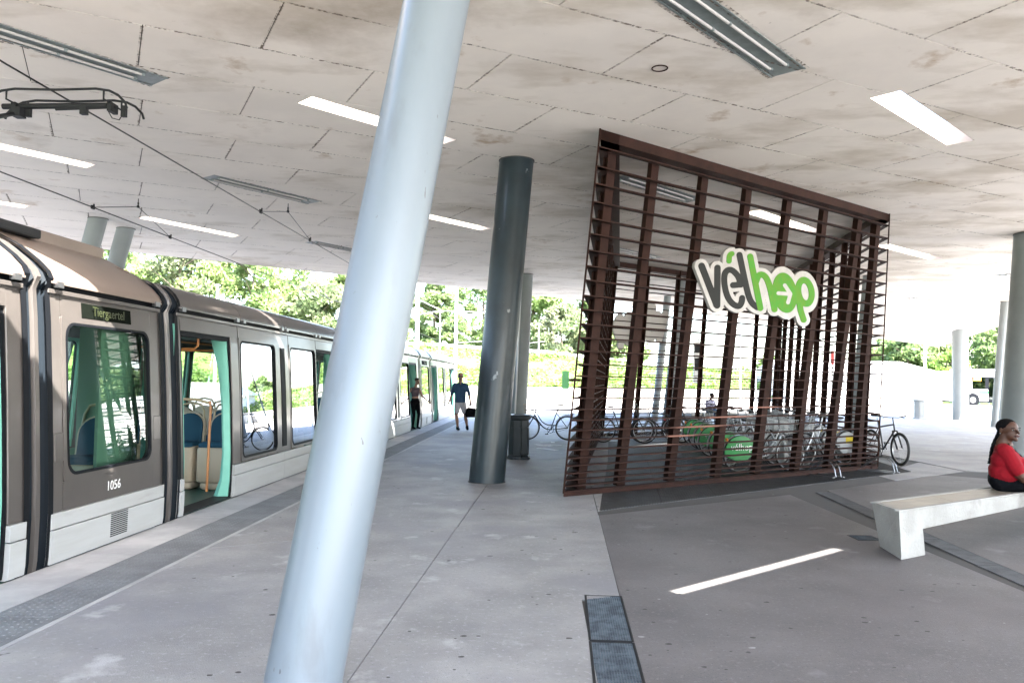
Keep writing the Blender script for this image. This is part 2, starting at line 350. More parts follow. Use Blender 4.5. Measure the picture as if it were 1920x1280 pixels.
# light slabs of the platform
cr=lambda x,y0: y0+.55*(x+2.47)
rows=[-9,-3.2,.9,7.66,14.6,21.5,29,37,43.5]
for i in range(len(rows)-1):
    for (fa,fb) in ((lambda y:XO(y)+.035,XJ),(XJ,XR)):
        def pt(f,y0):
            x=f(y0)
            for _ in range(6): x=f(cr(x,y0) if y0>-8 else y0)
            return (x, cr(x,y0) if y0>-8 else y0)
        poly=[pt(fa,rows[i]),pt(fb,rows[i]),pt(fb,rows[i+1]),pt(fa,rows[i+1])]
        pcs=subtract([poly],[(.411-.01,2.0),(.705,2.0),(.845,6.035),(.549-.01,5.90)]) if i in (1,2) and fa is XJ else [poly]
        pcs=[q for q in pcs]
        if len(pcs)==1: slab('paving_slab',pcs[0],'pale_slab',0,.006)
        else:
            mm=MB()
            for q in pcs: mm.prism(q,-.0128,0)
            mm.obj('paving_slab','pale_slab',base)
# dark paving on the right, cut into long fields
GF=[(1.095,9.78),(1.12,9.95),(8.15,15.25),(9.35,16.2)]
fields=[[(XR(-9),-9),(4.0,-9),(4.06,4.5),(4.22,7.2),(4.58,11.95),(XR(9.6),9.6)],
        [(4.26,-9),(16,-9),(16,8),(10.3,12.5),(8.6,15.1),(4.84,12.15),(4.45,7.2),(4.29,4.5)],
        [(16.01,-9),(40,-9),(40,22),(16.01,20)]]
for fi in fields:
    hole=[(3.62,8.28),(3.88,8.28),(3.88,8.56),(3.62,8.56)]
    mm=MB()
    for q in (subtract([inset(fi,.005)] if fi is not fields[0] else [inset(fi[:5]+[fi[5]],.005)],hole)): mm.prism(q,-.0128,-.001)
    mm.obj('paving_slab','dark_slab' if fi is not fields[2] else 'pale_slab',base)
# pavement further right and behind the cage (pale, one field per construction joint)
for X0,X1,Y0,Y1 in ((8.7,16,15.2,27),(16.01,27,20.1,31),(8.7,16,27.01,38),(16.01,27,31.01,43),(27.01,40,22.1,43)):
    slab('paving_slab',[(X0,Y0),(X1,Y0-(2.3 if Y0<16 else 0)),(X1,Y1),(X0,Y1)],'pale_slab',0,.006)
slab('paving_slab',[(2.0,16.2),(8.0,16.2),(8.6,21.9),(2.72,21.9)],'grate_dark',-.006,.002)
slab('paving_slab',[(XR(9.9),9.9),(1.13,9.97),(1.99,16.2),(2.71,21.9),(XR(21.9),21.9)],'pale_slab',0,.004)
slab('paving_slab',[(4.8,12.25),(8.7,15.2),(8.7,43),(7.0,43),(6.6,14.4)],'pale_slab',-.008,.004,th=.0047)
slab('paving_slab',[(XR(21.9),21.95),(8.69,21.95),(8.69,43.4),(XR(43.4),43.4)],'dark_slab',0,.006)
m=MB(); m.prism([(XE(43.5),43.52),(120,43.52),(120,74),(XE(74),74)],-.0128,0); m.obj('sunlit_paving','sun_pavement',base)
m=MB(); m.prism([(XE(-9),-70),(120,-70),(120,-9.01),(XE(-9),-9.01)],-.0128,0); m.obj('sunlit_paving','sun_pavement',base)  # unseen paving behind the camera, laid to bounce light under the roof
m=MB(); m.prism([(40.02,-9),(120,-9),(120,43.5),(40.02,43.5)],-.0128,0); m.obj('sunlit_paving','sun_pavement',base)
q=MB()
for k in range(420):
    yy=2.5+14*random.random()**1.4; xx_=random.uniform(-.40*yy,.62*yy)
    if XO(yy)+.05<xx_<10 and not(xx_<XR(yy)+.06 and xx_>XR(yy)-.36 and yy<6.1):
        r0=random.uniform(.006,.019); a0=random.random()*6; q.add([(xx_+r0*(.7+.5*random.random())*math.cos(a0+PI*i/4)*1.3,yy+r0*(.7+.5*random.random())*math.sin(a0+PI*i/4),.0014) for i in range(8)],[tuple(range(8))],0 if random.random()<.75 else 1)
tag(q.obj('gum_spots',['joint','pale_slab']),'small dark gum spots trodden into the paving','gum spots',None,'stuff')
# ---- gratings
def grating(name, label, c, wx, ly, rz, nb, nc, mt='grate_steel', frame=True, th=.003):
    t=thing(name,label,'grating',(c[0],c[1],.0),rz)
    m=MB(); m.b2(-wx/2,wx/2,-ly/2,ly/2,-.0118,-.0112); m.obj('pit',"pit",t)
    m=MB()
    for i in range(nb): x=-wx/2+(i+.5)*wx/nb; m.b2(x-th/2,x+th/2,-ly/2+.01,ly/2-.01,-.011,0)
    m.obj('bearing_bar',mt,t)['kind']='stuff'
    m=MB()
    for i in range(nc): y=-ly/2+(i+.5)*ly/nc; m.b2(-wx/2+.01,wx/2-.01,y-th/2,y+th/2,-.0105,-.0005)
    m.obj('cross_bar',mt,t)['kind']='stuff'
    if frame:
        m=MB(); 
        for s in(-1,1): m.b2(s*wx/2-.008,s*wx/2+.008,-ly/2-.008,ly/2+.008,-.012,.001); m.b2(-wx/2,wx/2,s*ly/2-.008,s*ly/2+.008,-.012,.0007)
        m.obj('frame','dark_metal',t)
    return t
g1=grating('drain_grating','steel grid drain cover in the foreground, its far end at the platform joint',(.677,5.50),.265,1.03,-.066,17,46)
g2=grating('drain_grating','steel grid drain cover nearest the camera, running out of the bottom of the photo',(.607,4.44),.265,1.03,-.066,17,46)
g3=grating('drain_grating','small square drain grid in the dark paving behind the bench leg',(3.75,8.42),.24,.26,0,14,12)
m=MB(); dr=[(4.0,-9),(4.06,4.5),(4.22,7.2),(4.58,11.95)]
t=thing('channel_drain','long dark channel drain crossing the dark paving under the bench','drain',(0,0,0))
for a,b in zip(dr[:-1],dr[1:]):
    L=math.hypot(b[0]-a[0],b[1]-a[1]); n=max(1,int(L/1.0)); 
    for i in range(n):
        p=[(a[0]+(b[0]-a[0])*f+o, a[1]+(b[1]-a[1])*f+o*.2) for f,o in((i/n,.008),(i/n,.262),((i+1)/n-.004,.262),((i+1)/n-.004,.008))]
        if p[2][1]<3: continue
        q=MB(); q.prism(p,-.0127,-.009)
        for k in range(40):
            f=(k+.5)/40; l=[p[0][0]+(p[3][0]-p[0][0])*f,p[0][1]+(p[3][1]-p[0][1])*f]; r=[p[1][0]+(p[2][0]-p[1][0])*f,p[1][1]+(p[2][1]-p[1][1])*f]
            q.bar((l[0],l[1],-.0055),(r[0],r[1],-.0055),.014,.008)
        q.obj('drain_cover','grate_dark',t)
# ================================================================ CEILING
e1=Vector((math.sin(math.radians(62.6)),math.cos(math.radians(62.6)))); e2=Vector((e1.y,-e1.x))
LF=(-14.5,20.65); P1=(9.5,40.6); P3=(24.5,35.5); CC=(22.2,41.0)
roof_poly=[(-8.0,-4.2),(14.5,-4.2),P3,P1,LF]  # unseen rear and side edges drawn in to let more light under
def slot(a,b,wd):
    a=Vector(a[:2]); b=Vector(b[:2]); d=(b-a).normalized(); n=Vector((-d.y,d.x))*wd/2
    return [tuple(a-n),tuple(b-n),tuple(b+n),tuple(a+n)]
def cpt(u,v): return G(u,v,CZ)
SKY=[  # skylight slots: two points each in the ceiling plane
 (cpt(571,187),cpt(842,267),.37),(cpt(-70,259),cpt(172,312),.37),(cpt(-90,366),cpt(52,388),.37),(cpt(266,407),cpt(445,443),.37),
 (cpt(716,386),cpt(912,430),.37),(cpt(1410,396),cpt(1531,435),.37),(cpt(1659,177),cpt(1801,268),.38),(cpt(1654,459),cpt(1757,486),.37),
 (Vector((3.85,3.25)),Vector((5.8,4.95)),.325),(Vector((-4.6,3.2)),Vector((-1.9,5.5)),1.35),(Vector((8.5,3.0)),Vector((10.8,4.9)),.42)]  # the wide opening is unseen, added to let sun onto the tram roof
LUM=[(cpt(-110,24),cpt(300,154)),(cpt(389,331),cpt(590,380)),(cpt(1180,-75),cpt(1478,137)),(cpt(1160,331),cpt(1305,377)),(cpt(582,453),cpt(690,475)),
     (cpt(1143,464),cpt(1235,484)),(cpt(1706,558),cpt(1776,570)),(cpt(1876,514),cpt(1960,528))]
holes=[slot(a,b,wd) for a,b,wd in SKY]; lholes=[slot(a,b,.42) for a,b in LUM]
pieces=[roof_poly]
for h in holes: pieces=subtract(pieces,h)
m=MB()
for p in pieces: m.prism(p,CZ+.013,CZ+.30)
ceil_o=structure(m.obj('ceiling','roof_concrete'))
# folded far corner of the roof
fold=[(P1[0],P1[1],CZ),(P3[0],P3[1],CZ),(CC[0],CC[1],3.67)]
m=MB(); m.add([*fold,*[(p[0],p[1],p[2]+.3) for p in fold]],[(0,2,1),(3,4,5),(0,1,4,3),(1,2,5,4),(2,0,3,5)]); m.obj('folded_corner','ceiling',ceil_o)
m=MB()   # fascia along the far edge
m.bar((LF[0],LF[1]+.02,CZ+.1515),(P1[0],P1[1]+.02,CZ+.1515),.03,.297); m.obj('fascia','ceiling',ceil_o)
def inview(x,y,z,mg=60):
    q=RC@np.array([x,y,z-CAMZ]); 
    if q[2]<.3: return False
    u,v=960+F*q[0]/q[2],640+F*q[1]/q[2]; return -mg<u<1920+mg and -mg<v<1280+mg
uv=lambda x,y:(e1.x*x+e1.y*y, e2.x*x+e2.y*y)
cand=[]
allh=[h[::-1] if area(h)<0 else h for h in holes+lholes]
for k in range(-36,36):
    v0=-5.25-1.235*k; v1=v0-1.235; off=(1.32+.065*k) if k%2==0 else (.1+.05*k)
    for j in range(-25,25):
        u0=off+2.5*j; u1=u0+2.5
        P=[(u0,v0),(u1,v0),(u1,v1),(u0,v1)]; P=[(e1.x*a+e2.x*b, e1.y*a+e2.y*b) for a,b in P]
        if area(P)<0: P=P[::-1]
        Pc=P
        for i in range(len(roof_poly)):
            Pc=clip(Pc,roof_poly[i],roof_poly[(i+1)%len(roof_poly)],True)
            if not Pc: break
        if not Pc or abs(area(Pc))<.02: continue
        Pi=inset(Pc,.006)
        if not Pi: continue
        cx=sum(p[0] for p in Pi)/len(Pi); cy=sum(p[1] for p in Pi)/len(Pi)
        vis=inview(cx,cy,CZ,170); cand.append((0 if vis else 1, math.hypot(cx,cy), Pi))
cand.sort(key=lambda c:c[:2])
jm=MB()
def strip(a,b,wd,z):
    a=Vector(a); b=Vector(b); d=(b-a)
    if d.length<.05: return
    d.normalize(); n=Vector((-d.y,d.x))*wd/2; jm.add([(*(a-n),z),(*(a+n),z),(*(b+n),z),(*(b-n),z)],[(0,1,2,3)])
rest=MB()
for i,(nv,dd,Pi) in enumerate(cand):
    if nv==0:
        for k in range(len(Pi)):
            a,b=Pi[k],Pi[(k+1)%len(Pi)]; da=Vector(b)-Vector(a)
            if abs(da.normalized().dot(e1))>.97 and (a[0]-b[0])*e1.x+(a[1]-b[1])*e1.y>0: strip(a,b,.034,CZ-.0030)
            elif abs(da.normalized().dot(e2))>.97 and (a[0]-b[0])*e2.x+(a[1]-b[1])*e2.y>0: strip(a,b,.034,CZ-.0034)
    pcs=[Pi]
    for h in allh: pcs=subtract(pcs,h)
    if i<298 and nv==0:
        q=MB(); 
        dz=random.uniform(-.0012,.0012)
        for p in pcs: q.prism(p,CZ+dz,CZ+.0125)
        q.obj('ceiling_panel','ceiling',ceil_o)
    else:
        for p in pcs: rest.prism(p,CZ,CZ+.0125)
rest.obj('ceiling_panel','ceiling',ceil_o)['kind']='stuff'
SLAB=['skylight slot right of the cage, nearest and widest on the right','']
sky_lab=['bright skylight slot half hidden by the white leaning column','bright skylight slot at the left edge of the photo below the current collector','short bright skylight slot at the far left edge, just above the tram roof',
 'bright skylight slot above the second tram track, right of the two grey columns','bright skylight slot between the white column and the dark column','bright skylight slot seen through the top of the steel cage',
 'large bright skylight slot in the ceiling at the upper right','narrow bright skylight slot just right of the cage top','skylight slot out of view above the bench','unseen wide roof opening added to let sun onto the tram roof','skylight slot out of view to the right']
for i,(a,b,wd) in enumerate(SKY):
    a=Vector(a[:2]); b=Vector(b[:2]); d=b-a; L=d.length; c=(a+b)/2
    t=thing('skylight',sky_lab[i],'skylight',(c.x,c.y,CZ),math.atan2(d.y,d.x),'skylight slots cut through the ceiling')
    for s in(-1,1):
        q=MB(); q.b2(-L/2,L/2,s*(wd/2-.003)-.003,s*(wd/2-.003)+.003,-.002,.31); q.obj('reveal','reveal',t)
        q=MB(); q.b2(s*(L/2-.003)-.003,s*(L/2-.003)+.003,-wd/2+.007,wd/2-.007,-.002,.31); q.obj('reveal','reveal',t)
lum_lab=['long twin tube light fitting in the ceiling at the upper left corner','twin tube light fitting left of the white column, behind the contact wire','large twin tube light fitting at the top of the photo, above the sign','twin tube light fitting seen through the upper left bays of the cage',
 'small far tube light fitting against the left side of the white column','faint far tube light fitting seen through the cage','small far light fitting right of the cage','far light fitting at the right edge of the photo']
for i,(a,b) in enumerate(LUM):
    a=Vector(a[:2]); b=Vector(b[:2]); d=b-a; L=d.length; c=(a+b)/2
    t=thing('ceiling_light',lum_lab[i],'light fitting',(c.x,c.y,CZ),math.atan2(d.y,d.x),'unlit tube lights set in the ceiling')
    q=MB(); q.b2(-L/2+.002,L/2-.002,-.208,.208,.0,.012); q.obj('housing','lum_steel',t)
    q=MB()
    for s in(-1,1): q.b2(-L/2,L/2,s*.2-.012,s*.2+.012,-.008,.0)
    q.obj('rim','lum_steel',t)
    for s in(-1,1):
        for (x0,x1) in ((-L/2+.18,-.02),(.02,L/2-.28)):
            q=MB(); q.tube([(x0,s*.095,-.017),(x1,s*.095,-.017)],.016,8); q.obj('tube','tube',t,True)
        for hx in (0,-L/2+.165,L/2-.265): q=MB(); q.b2(hx-.018,hx+.018,s*.095-.018,s*.095+.018,-.03,.0); q.obj('holder','lum_steel',t)
for i,(a,b) in enumerate(LUM):
    h=lholes[i]
    for k in (0,2): strip(h[k],h[(k+1)%4],.09,CZ-.004-.0002*i)
jo=jm.obj('joint_grime','grime',ceil_o); jo['kind']='stuff'
# rusty fixing ring in the ceiling
q=MB(); c=cpt(1237,128); q.tube([(c.x+.09*math.cos(a),c.y+.09*math.sin(a),CZ-.003) for a in np.linspace(0,2*PI,18)[:-1]],.009,6,closed=True)
tag(q.obj('fixing_ring','rust'),'small rusty ring mark in the ceiling left of the large light fitting','ring')
# ================================================================ COLUMNS
def column(name,label,b,tp,r,mt,group='leaning round columns under the roof',collar=True):
    t=thing(name,label,'column',(b[0],b[1],0),0,group)
    d=Vector((tp[0]-b[0],tp[1]-b[1],CZ)); d=d*((CZ+.008)/CZ)
    q=MB(); rings=[]
    for k in range(0,13):
        f=k/12; rings.append([(d.x*f+r*math.cos(2*PI*i/48), d.y*f+r*math.sin(2*PI*i/48), d.z*f) for i in range(48)])
    q.loft(rings); q.obj('shaft',mt,t,60)
    if collar:
        q=MB(); q.lathe([(r+.012,-.014),(r+.012,.0)],48,(d.x,d.y,CZ)); q.obj('top_ring','joint',t,True)
        q=MB(); q.lathe([(r+.014,0),(r+.012,.006)],48,(0,0,0)); q.obj('base_joint','joint',t,True)
    return t
column('leaning_column','big pale blue-white leaning column in the foreground',(-1.005,3.866),(-.24,4.62),.188,'white_column')
column('leaning_column','glossy dark grey leaning column left of the steel cage',(-.37,12.6),(.035,12.95),.285,'dark_column')
cA=column('leaning_column','grey column directly behind the dark column, with a pale pipe on it',(.235,26.7),(.42,26.9),.27,'grey_column')
q=MB(); q.tube([(-.12,-.3,.02),(.06,-.13,CZ)],.03,8); q.obj('drain_pipe','white_metal',cA,True)
a=at(184,408,18.3); column('leaning_column','left one of the two grey columns beyond the tram roof',(a.x-1.05,18.0),(a.x,18.3),.21,'grey_column')
a=at(236,427,19.5); column('leaning_column','right one of the two grey columns beyond the tram roof',(a.x-1.1,19.2),(a.x,19.5),.21,'grey_column')
a=cpt(1279,522); b=G(1248,806); column('leaning_column','pale column seen through the middle of the cage, the nearer of two',(b.x,b.y),(a.x,a.y),.16,'grey_column')
a=cpt(1252,555); b=G(1227,789); column('leaning_column','thinner pale column seen through the cage, farther of two',(b.x,b.y),(a.x,a.y),.15,'grey_column')
b=G(1603,812); a=cpt(1630,517); column('leaning_column','pale column behind the right side of the cage',(b.x,b.y),(a.x,a.y),.2,'grey_column')
b=G(1801,786.5); column('leaning_column','thick upright pale column left of the parked bus door',(b.x,b.y),(b.x+.1,b.y+.1),.36,'grey_column')
b=G(1866,800); a=cpt(1884,565); column('leaning_column','left one of the two slim columns beyond the seated woman',(b.x,b.y),(a.x,a.y),.17,'grey_column')
b=G(1880,802); a=cpt(1901,560); column('leaning_column','right one of the two slim columns beyond the seated woman',(b.x,b.y),(a.x,a.y),.17,'grey_column')
column('leaning_column','large grey leaning column at the right edge behind the seated woman',(11.80,18.3),(12.38,18.5),.48,'grey_column')
# ================================================================ STEEL CAGE
def V3(p,z): return Vector((p[0],p[1],z))
A1=V3((1.23,11.22),CZ); B1=V3((7.98,16.6),CZ); C1=V3((9.82,29.2),CZ); D1=V3((2.97,23.9),CZ)
zb=.05
A0=V3((.745,11.05),zb); B0=V3((7.10,15.35),zb); C0=V3((9.25,28.4),zb); D0=V3((2.52,23.5),zb)
def px(p):
    q=RC@np.array([p[0],p[1],p[2]-CAMZ]); return (960+F*q[0]/q[2],640+F*q[1]/q[2])
def at_x(P,Q,u):
    lo,hi=0.,1.
    for _ in range(40):
        mid=(lo+hi)/2
        if px(P.lerp(Q,mid))[0]<u: lo=mid
        else: hi=mid
    return lo
cage=thing('bike_cage','tall rust-brown steel slatted cage from floor to ceiling sheltering the bicycles','bike cage',(4.8,20,0))
CM=Matrix.Translation((-4.8,-20,0))
def L(p): return Vector(p)-Vector((4.8,20,0))
sl_y=[266,304,338,373,406,435,467,497,524,553,580,607,633,658,683,705,727,747,768,788,807,825,843,858,872,886,898,909,919]
zs=[CAMZ+(715.8-y)/F*11.15 for y in sl_y]
def side(P0,P1_,Q0,Q1,n_in,iv,ups,face,deep,oo=.15,sd=.14):
    """a slatted side from bottom/top corner pair P to pair Q; n_in points into the cage"""
    nv=Vector(n_in)
    for f0,f1 in ups:
        a=P0.lerp(Q0,f0)+nv*(oo+deep/2); b=P1_.lerp(Q1,f1)+nv*(oo+deep/2); b.z=CZ-.015; a.z=.05
        q=MB(); al=(Q1-P1_).normalized(); up=nv
        q.bar(L(a),L(b),face,.02,up=nv); 
        q.bar(L(a+nv*deep*.5),L(b+nv*deep*.5),.02,deep*.98-.02,up=nv)
        q.obj('upright','rust',cage)
    def plate(a,b,dep,z,th,nm):
        v=iv*dep; q=MB(); q.prism([tuple(L(p_))[:2] for p_ in (a,b,b+v,a+v)],z-th/2,z+th/2); q.obj(nm,'rust',cage)
    for z in zs:
        f=(z-zb)/(CZ-zb); plate(P0.lerp(P1_,f),Q0.lerp(Q1,f),sd,z,.019,'slat')
    plate(P1_,Q1,.40,CZ-.085,.155,'top_beam'); plate(P0,Q0,.22,.03,.05,'bottom_beam')
    for f0 in (0,1):
        a=P0.lerp(Q0,f0); b=P1_.lerp(Q1,f0); q=MB(); q.bar(L(a),L(b),.02,.02,up=nv); q.obj('edge_bar','rust',cage)
dAB=(B1-A1).normalized(); nin=Vector((-dAB.y,dAB.x,0)); dAD=(D1-A1).normalized(); nL=Vector((dAD.y,-dAD.x,0))
tx=[1153,1234,1327,1409,1485,1553,1617,1660]; bx=[1092,1166,1260,1347,1422,1496,1558,1612]
o1=nin*.2; fr=[(at_x(A0+o1,B0+o1,b),at_x(A1+o1,B1+o1,t)) for b,t in zip(bx,tx)]
side(A0,A1,B0,B1,nin,dAD,fr,.165,.16)
side(D0,D1,C0,C1,-nin,-dAD,[(i/6,i/6) for i in range(7)],.19,.12)
side(A0,A1,D0,D1,nL,dAB,[((i+.5)/10,(i+.5)/10) for i in range(10)],.16,.08,.03,.2)
side(B0,B1,C0,C1,-nL,-dAB,[((i+.35)/11,(i+.35)/11) for i in range(11)],.20,.13,.08)
# grating floor of the cage: panels of bars
fl=thing('floor_grating','dark steel grating floor inside and in front of the cage','grating floor',(0,0,0))
O=Vector((1.12,9.95)); U=Vector((6.45,5.05))/7; Vv=Vector((1.74,12.7)).normalized()
for i in range(7):
    for j in range(6):
        p0=O+U*i+Vv*2.2*j; p=[p0+U*.008,p0+U*.992,p0+U*.992+Vv*2.19,p0+U*.008+Vv*2.19]
        q=MB(); q.prism([tuple(a) for a in p],-.0120,-.0055)
        n=22 if j<3 else 12
        for k in range(n):
            f=(k+.5)/n; a=p[0].lerp(p[1],f); b=p[3].lerp(p[2],f); q.bar((a.x,a.y,-.001),(b.x,b.y,-.001),.012,.012)
        q.obj('grating_panel','grate_dark',fl)
# ================================================================ SIGN (cut-out letters on a white plate)
def contours(Fd, lev=0.0):
    H,W=Fd.shape; seg={}
    def ip(a,b,va,vb): t=va/(va-vb); return (a[0]+(b[0]-a[0])*t, a[1]+(b[1]-a[1])*t)
    segs=[]
    for i in range(H-1):
        for j in range(W-1):
            v=[Fd[i,j],Fd[i,j+1],Fd[i+1,j+1],Fd[i+1,j]]; s=[x<lev for x in v]
            if all(s) or not any(s): continue
            c=[(j,i),(j+1,i),(j+1,i+1),(j,i+1)]; pts=[]
            for k in range(4):
                if s[k]!=s[(k+1)%4]: 
                    key=tuple(sorted((c[k],c[(k+1)%4]))); a,b=key; va=Fd[a[1],a[0]]; vb=Fd[b[1],b[0]]; pts.append((key,ip(a,b,va,vb)))
            for k in range(0,len(pts)-1,2): segs.append((pts[k],pts[k+1]))
    adj={}
    pos={}
    for a,b in segs:
        pos[a[0]]=a[1]; pos[b[0]]=b[1]; adj.setdefault(a[0],[]).append(b[0]); adj.setdefault(b[0],[]).append(a[0])
    loops=[]; seen=set()
    for k in adj:
        if k in seen: continue
        lp=[k]; seen.add(k); cur=k
        while True:
            nx=[n for n in adj[cur] if n not in seen]
            if not nx: break
            cur=nx[0]; seen.add(cur); lp.append(cur)
        if len(lp)>5: loops.append([pos[p] for p in lp])
    return loops
def segd(X,Y,pts,r):
    D=np.full(X.shape,1e9)
    for (x0,y0),(x1,y1) in zip(pts[:-1],pts[1:]):
        dx,dy=x1-x0,y1-y0; t=np.clip(((X-x0)*dx+(Y-y0)*dy)/(dx*dx+dy*dy+1e-9),0,1); D=np.minimum(D,np.hypot(X-x0-t*dx,Y-y0-t*dy))
    return D-r
def smooth_path(p,k=3):
    for _ in range(k):
        q=[p[0]]
        for a,b in zip(p[:-1],p[1:]): q += [(a[0]*.75+b[0]*.25,a[1]*.75+b[1]*.25),(a[0]*.25+b[0]*.75,a[1]*.25+b[1]*.75)]
        p=q+[p[-1]]
    return p
STEP=7
gx,gy=np.meshgrid(np.arange(150,1800,STEP),np.arange(40,1126,STEP)); gx=gx.astype(float); gy=gy.astype(float)
grey=np.minimum.reduce([segd(gx,gy,[(300,322),(488,805)],41), segd(gx,gy,[(497,345),(492,812)],39),
  segd(gx,gy,smooth_path([(690,560),(775,556),(770,470),(700,385),(640,362),(590,400),(578,480),(588,590),(625,720),(690,800),(765,830),(800,770),(803,720)]),37),
  segd(gx,gy,[(690,565),(790,560)],30), segd(gx,gy,smooth_path([(770,185),(820,420),(870,650),(915,780),(990,835)]),37)])
green=np.minimum.reduce([segd(gx,gy,smooth_path([(675,170),(643,190),(640,262)]),32), segd(gx,gy,[(903,205),(1028,845)],37),
  segd(gx,gy,smooth_path([(975,520),(1010,420),(1090,440),(1145,560),(1205,860)]),37)])
th=math.radians(-9); xr=(gx-1332)*math.cos(th)+(gy-655)*math.sin(th); yr=-(gx-1332)*math.sin(th)+(gy-655)*math.cos(th)
green=np.minimum(green,(np.hypot(xr/148,yr/252)-1)*148)
xr=(gx-1583)*math.cos(th)+(gy-643)*math.sin(th); yr=-(gx-1583)*math.sin(th)+(gy-643)*math.cos(th)
pr=np.maximum((np.hypot(xr/118,yr/188)-1)*118, -(np.hypot(xr/45,yr/105)-1)*45); pout=(np.hypot(xr/118,yr/188)-1)*118
green=np.minimum.reduce([green,pr,segd(gx,gy,[(1500,700),(1530,880),(1567,990)],36)])
arrow=np.minimum(segd(gx,gy,[(1250,660),(1385,670)],23),segd(gx,gy,[(1330,562),(1400,668),(1370,775)],23))
back=np.minimum.reduce([grey,green,pout])-46
def plane_frame(f0,off):
    a0=A0.lerp(B0,f0-.15); a1=A1.lerp(B1,f0-.15); b1=A1.lerp(B1,f0+.15); b0=A0.lerp(B0,f0+.15)
    up=((a1+b1)-(a0+b0)).normalized(); xx=((b1+b0)-(a1+a0)).normalized(); nn=xx.cross(up).normalized(); up=nn.cross(xx).normalized()
    c=(a0+a1+b0+b1)/4+nn*off; return c,xx,up,nn
def sign_from(fields_, c,xx,up,nn, px2w, loc, parent):
    Mx=Matrix((xx,up,nn)).transposed().to_4x4(); Mx.translation=loc
    for nm,fd,z0,z1,mt in fields_:
        cu=bpy.data.curves.new(nm,'CURVE'); cu.dimensions='2D'; cu.fill_mode='BOTH'; cu.extrude=(z1-z0)/2
        for lp in contours(fd):
            lp=lp[::1]; sp=cu.splines.new('POLY'); sp.points.add(len(lp)-1); sp.use_cyclic_u=True
            for k,(j,i) in enumerate(lp):
                zx,zy=150+j*STEP,40+i*STEP; wp=px2w(1270+zx/6.621,450+zy/6.621)-loc; sp.points[k].co=(wp.dot(xx),wp.dot(up),0,1)
        o=bpy.data.objects.new(nm,cu); C.objects.link(o); dg=bpy.context.evaluated_depsgraph_get(); me=bpy.data.meshes.new_from_object(o.evaluated_get(dg)); bpy.data.objects.remove(o)
        me.materials.clear(); me.materials.append(MT[mt]); me.name=nm
        me.transform(Matrix.Translation((0,0,(z0+z1)/2)))
        ob=bpy.data.objects.new(nm,me); C.objects.link(ob); ob.parent=parent; ob.matrix_local=Mx.to_3x3().to_4x4()
c,xx,up,nn=plane_frame(.52,.12)
def p2w(u,v):
    d=Vector(ray(u,v)); o=Vector((0,0,CAMZ)); t=(c-o).dot(nn)/d.dot(nn); return o+d*t
loc=p2w(1415,540); sg=thing('letter_sign','cut-out sign reading vélhop in grey and green letters on the cage front','sign',loc)
sign_from([('backing_plate',back,-.05,0,'sign_white'),('grey_letters',grey,.0,.005,'sign_grey'),('green_letters',green,.0005,.0065,'sign_green'),('arrow_mark',arrow,.001,.008,'sign_white')],c,xx,up,nn,p2w,loc,sg)
# the same sign on the far side of the cage, seen from behind
cb=(D0+D1+C0+C1)/4+nin*.1; xb=-(C1-D1).normalized(); ub=((D1+C1)-(D0+C0)).normalized(); nb_=xb.cross(ub).normalized(); ub=nb_.cross(xb).normalized()
def p2b(u,v):   # same drawing laid out on the far plane, mirrored as seen from behind
    s=.0094; return lb + xb*(u-1415)*s*1.0*1.15 + ub*(540-v)*s*1.15
d=Vector(ray(1203,612)); lb=Vector((0,0,CAMZ))+d*((cb-Vector((0,0,CAMZ))).dot(nb_)/d.dot(nb_))
sb=thing('letter_sign','back of a second cut-out sign on the far side of the cage','sign',lb)
sign_from([('backing_plate',back,-.05,0,'sign_back'),('grey_letters',grey,.0,.005,'sign_grey'),('green_letters',green,.0005,.0065,'sign_green')],cb,xb,ub,nb_,p2b,lb,sb)
# small green box sign on the left outer side
q=MB(); p=at(1064,712,11.6); sgp=p; q.prism([(-.05,-.03),(.05,-.03),(.05,.03),(-.05,.03)],-.13,.13); q.box((-.002,-.032,.0),(.04,.003,.07),0)
tag(q.obj('hire_sign','green_guard',None,False,.03),'small green sign edge-on at the left side of the cage','sign').location=(p.x-.03,11.6,p.z)
q=MB(); q.b2(p.x+.02,p.x+.20,11.58,11.62,p.z-.02,p.z+.02); q.obj('sign_bracket','rust',cage).location=(-4.8,-20,0)
# ================================================================ TRAM  (local: x=0 platform side, -2.4 far side, y along, z up from the platform)
TW=2.4
tram=thing('tram','long taupe and white articulated tram with open doors standing at the left platform edge','tram',(XE(0)+.006,.13,0),-math.atan(.042))
PZ=[(-.16,-.06),(-.02,-.012),(.08,.0),(.43,.006),(.72,-.004),(1.4,-.04),(2.06,-.085),(2.31,-.11)]
def sx(z):
    for (z0,x0),(z1,x1) in zip(PZ[:-1],PZ[1:]):
        if z<=z1: return x0+(x1-x0)*max(0,(z-z0))/(z1-z0)
    return PZ[-1][1]
def P(y,z,off=0,far=False):
    x=sx(z)+off; return ((-TW-x) if far else x, y, z)
def wall(q,y0,y1,z0,z1,off=0,th=.045,far=False,mi=0):
    zz=sorted(set([z0,z1]+[z for z,_ in PZ if z0<z<z1])); rings=[]
    for z in zz: rings.append([P(y0,z,off,far),P(y1,z,off,far),P(y1,z,off-th,far),P(y0,z,off-th,far)])
    q.loft(rings,True,True,mi)
def rr(y0,y1,z0,z1,r,n=6):
    pts=[]
    for cy,cz,a0 in((y1-r,z1-r,0),(y0+r,z1-r,90),(y0+r,z0+r,180),(y1-r,z0+r,270)):
        for k in range(n+1): a=math.radians(a0+90*k/n); pts.append((cy+r*math.cos(a),cz+r*math.sin(a)))
    return pts
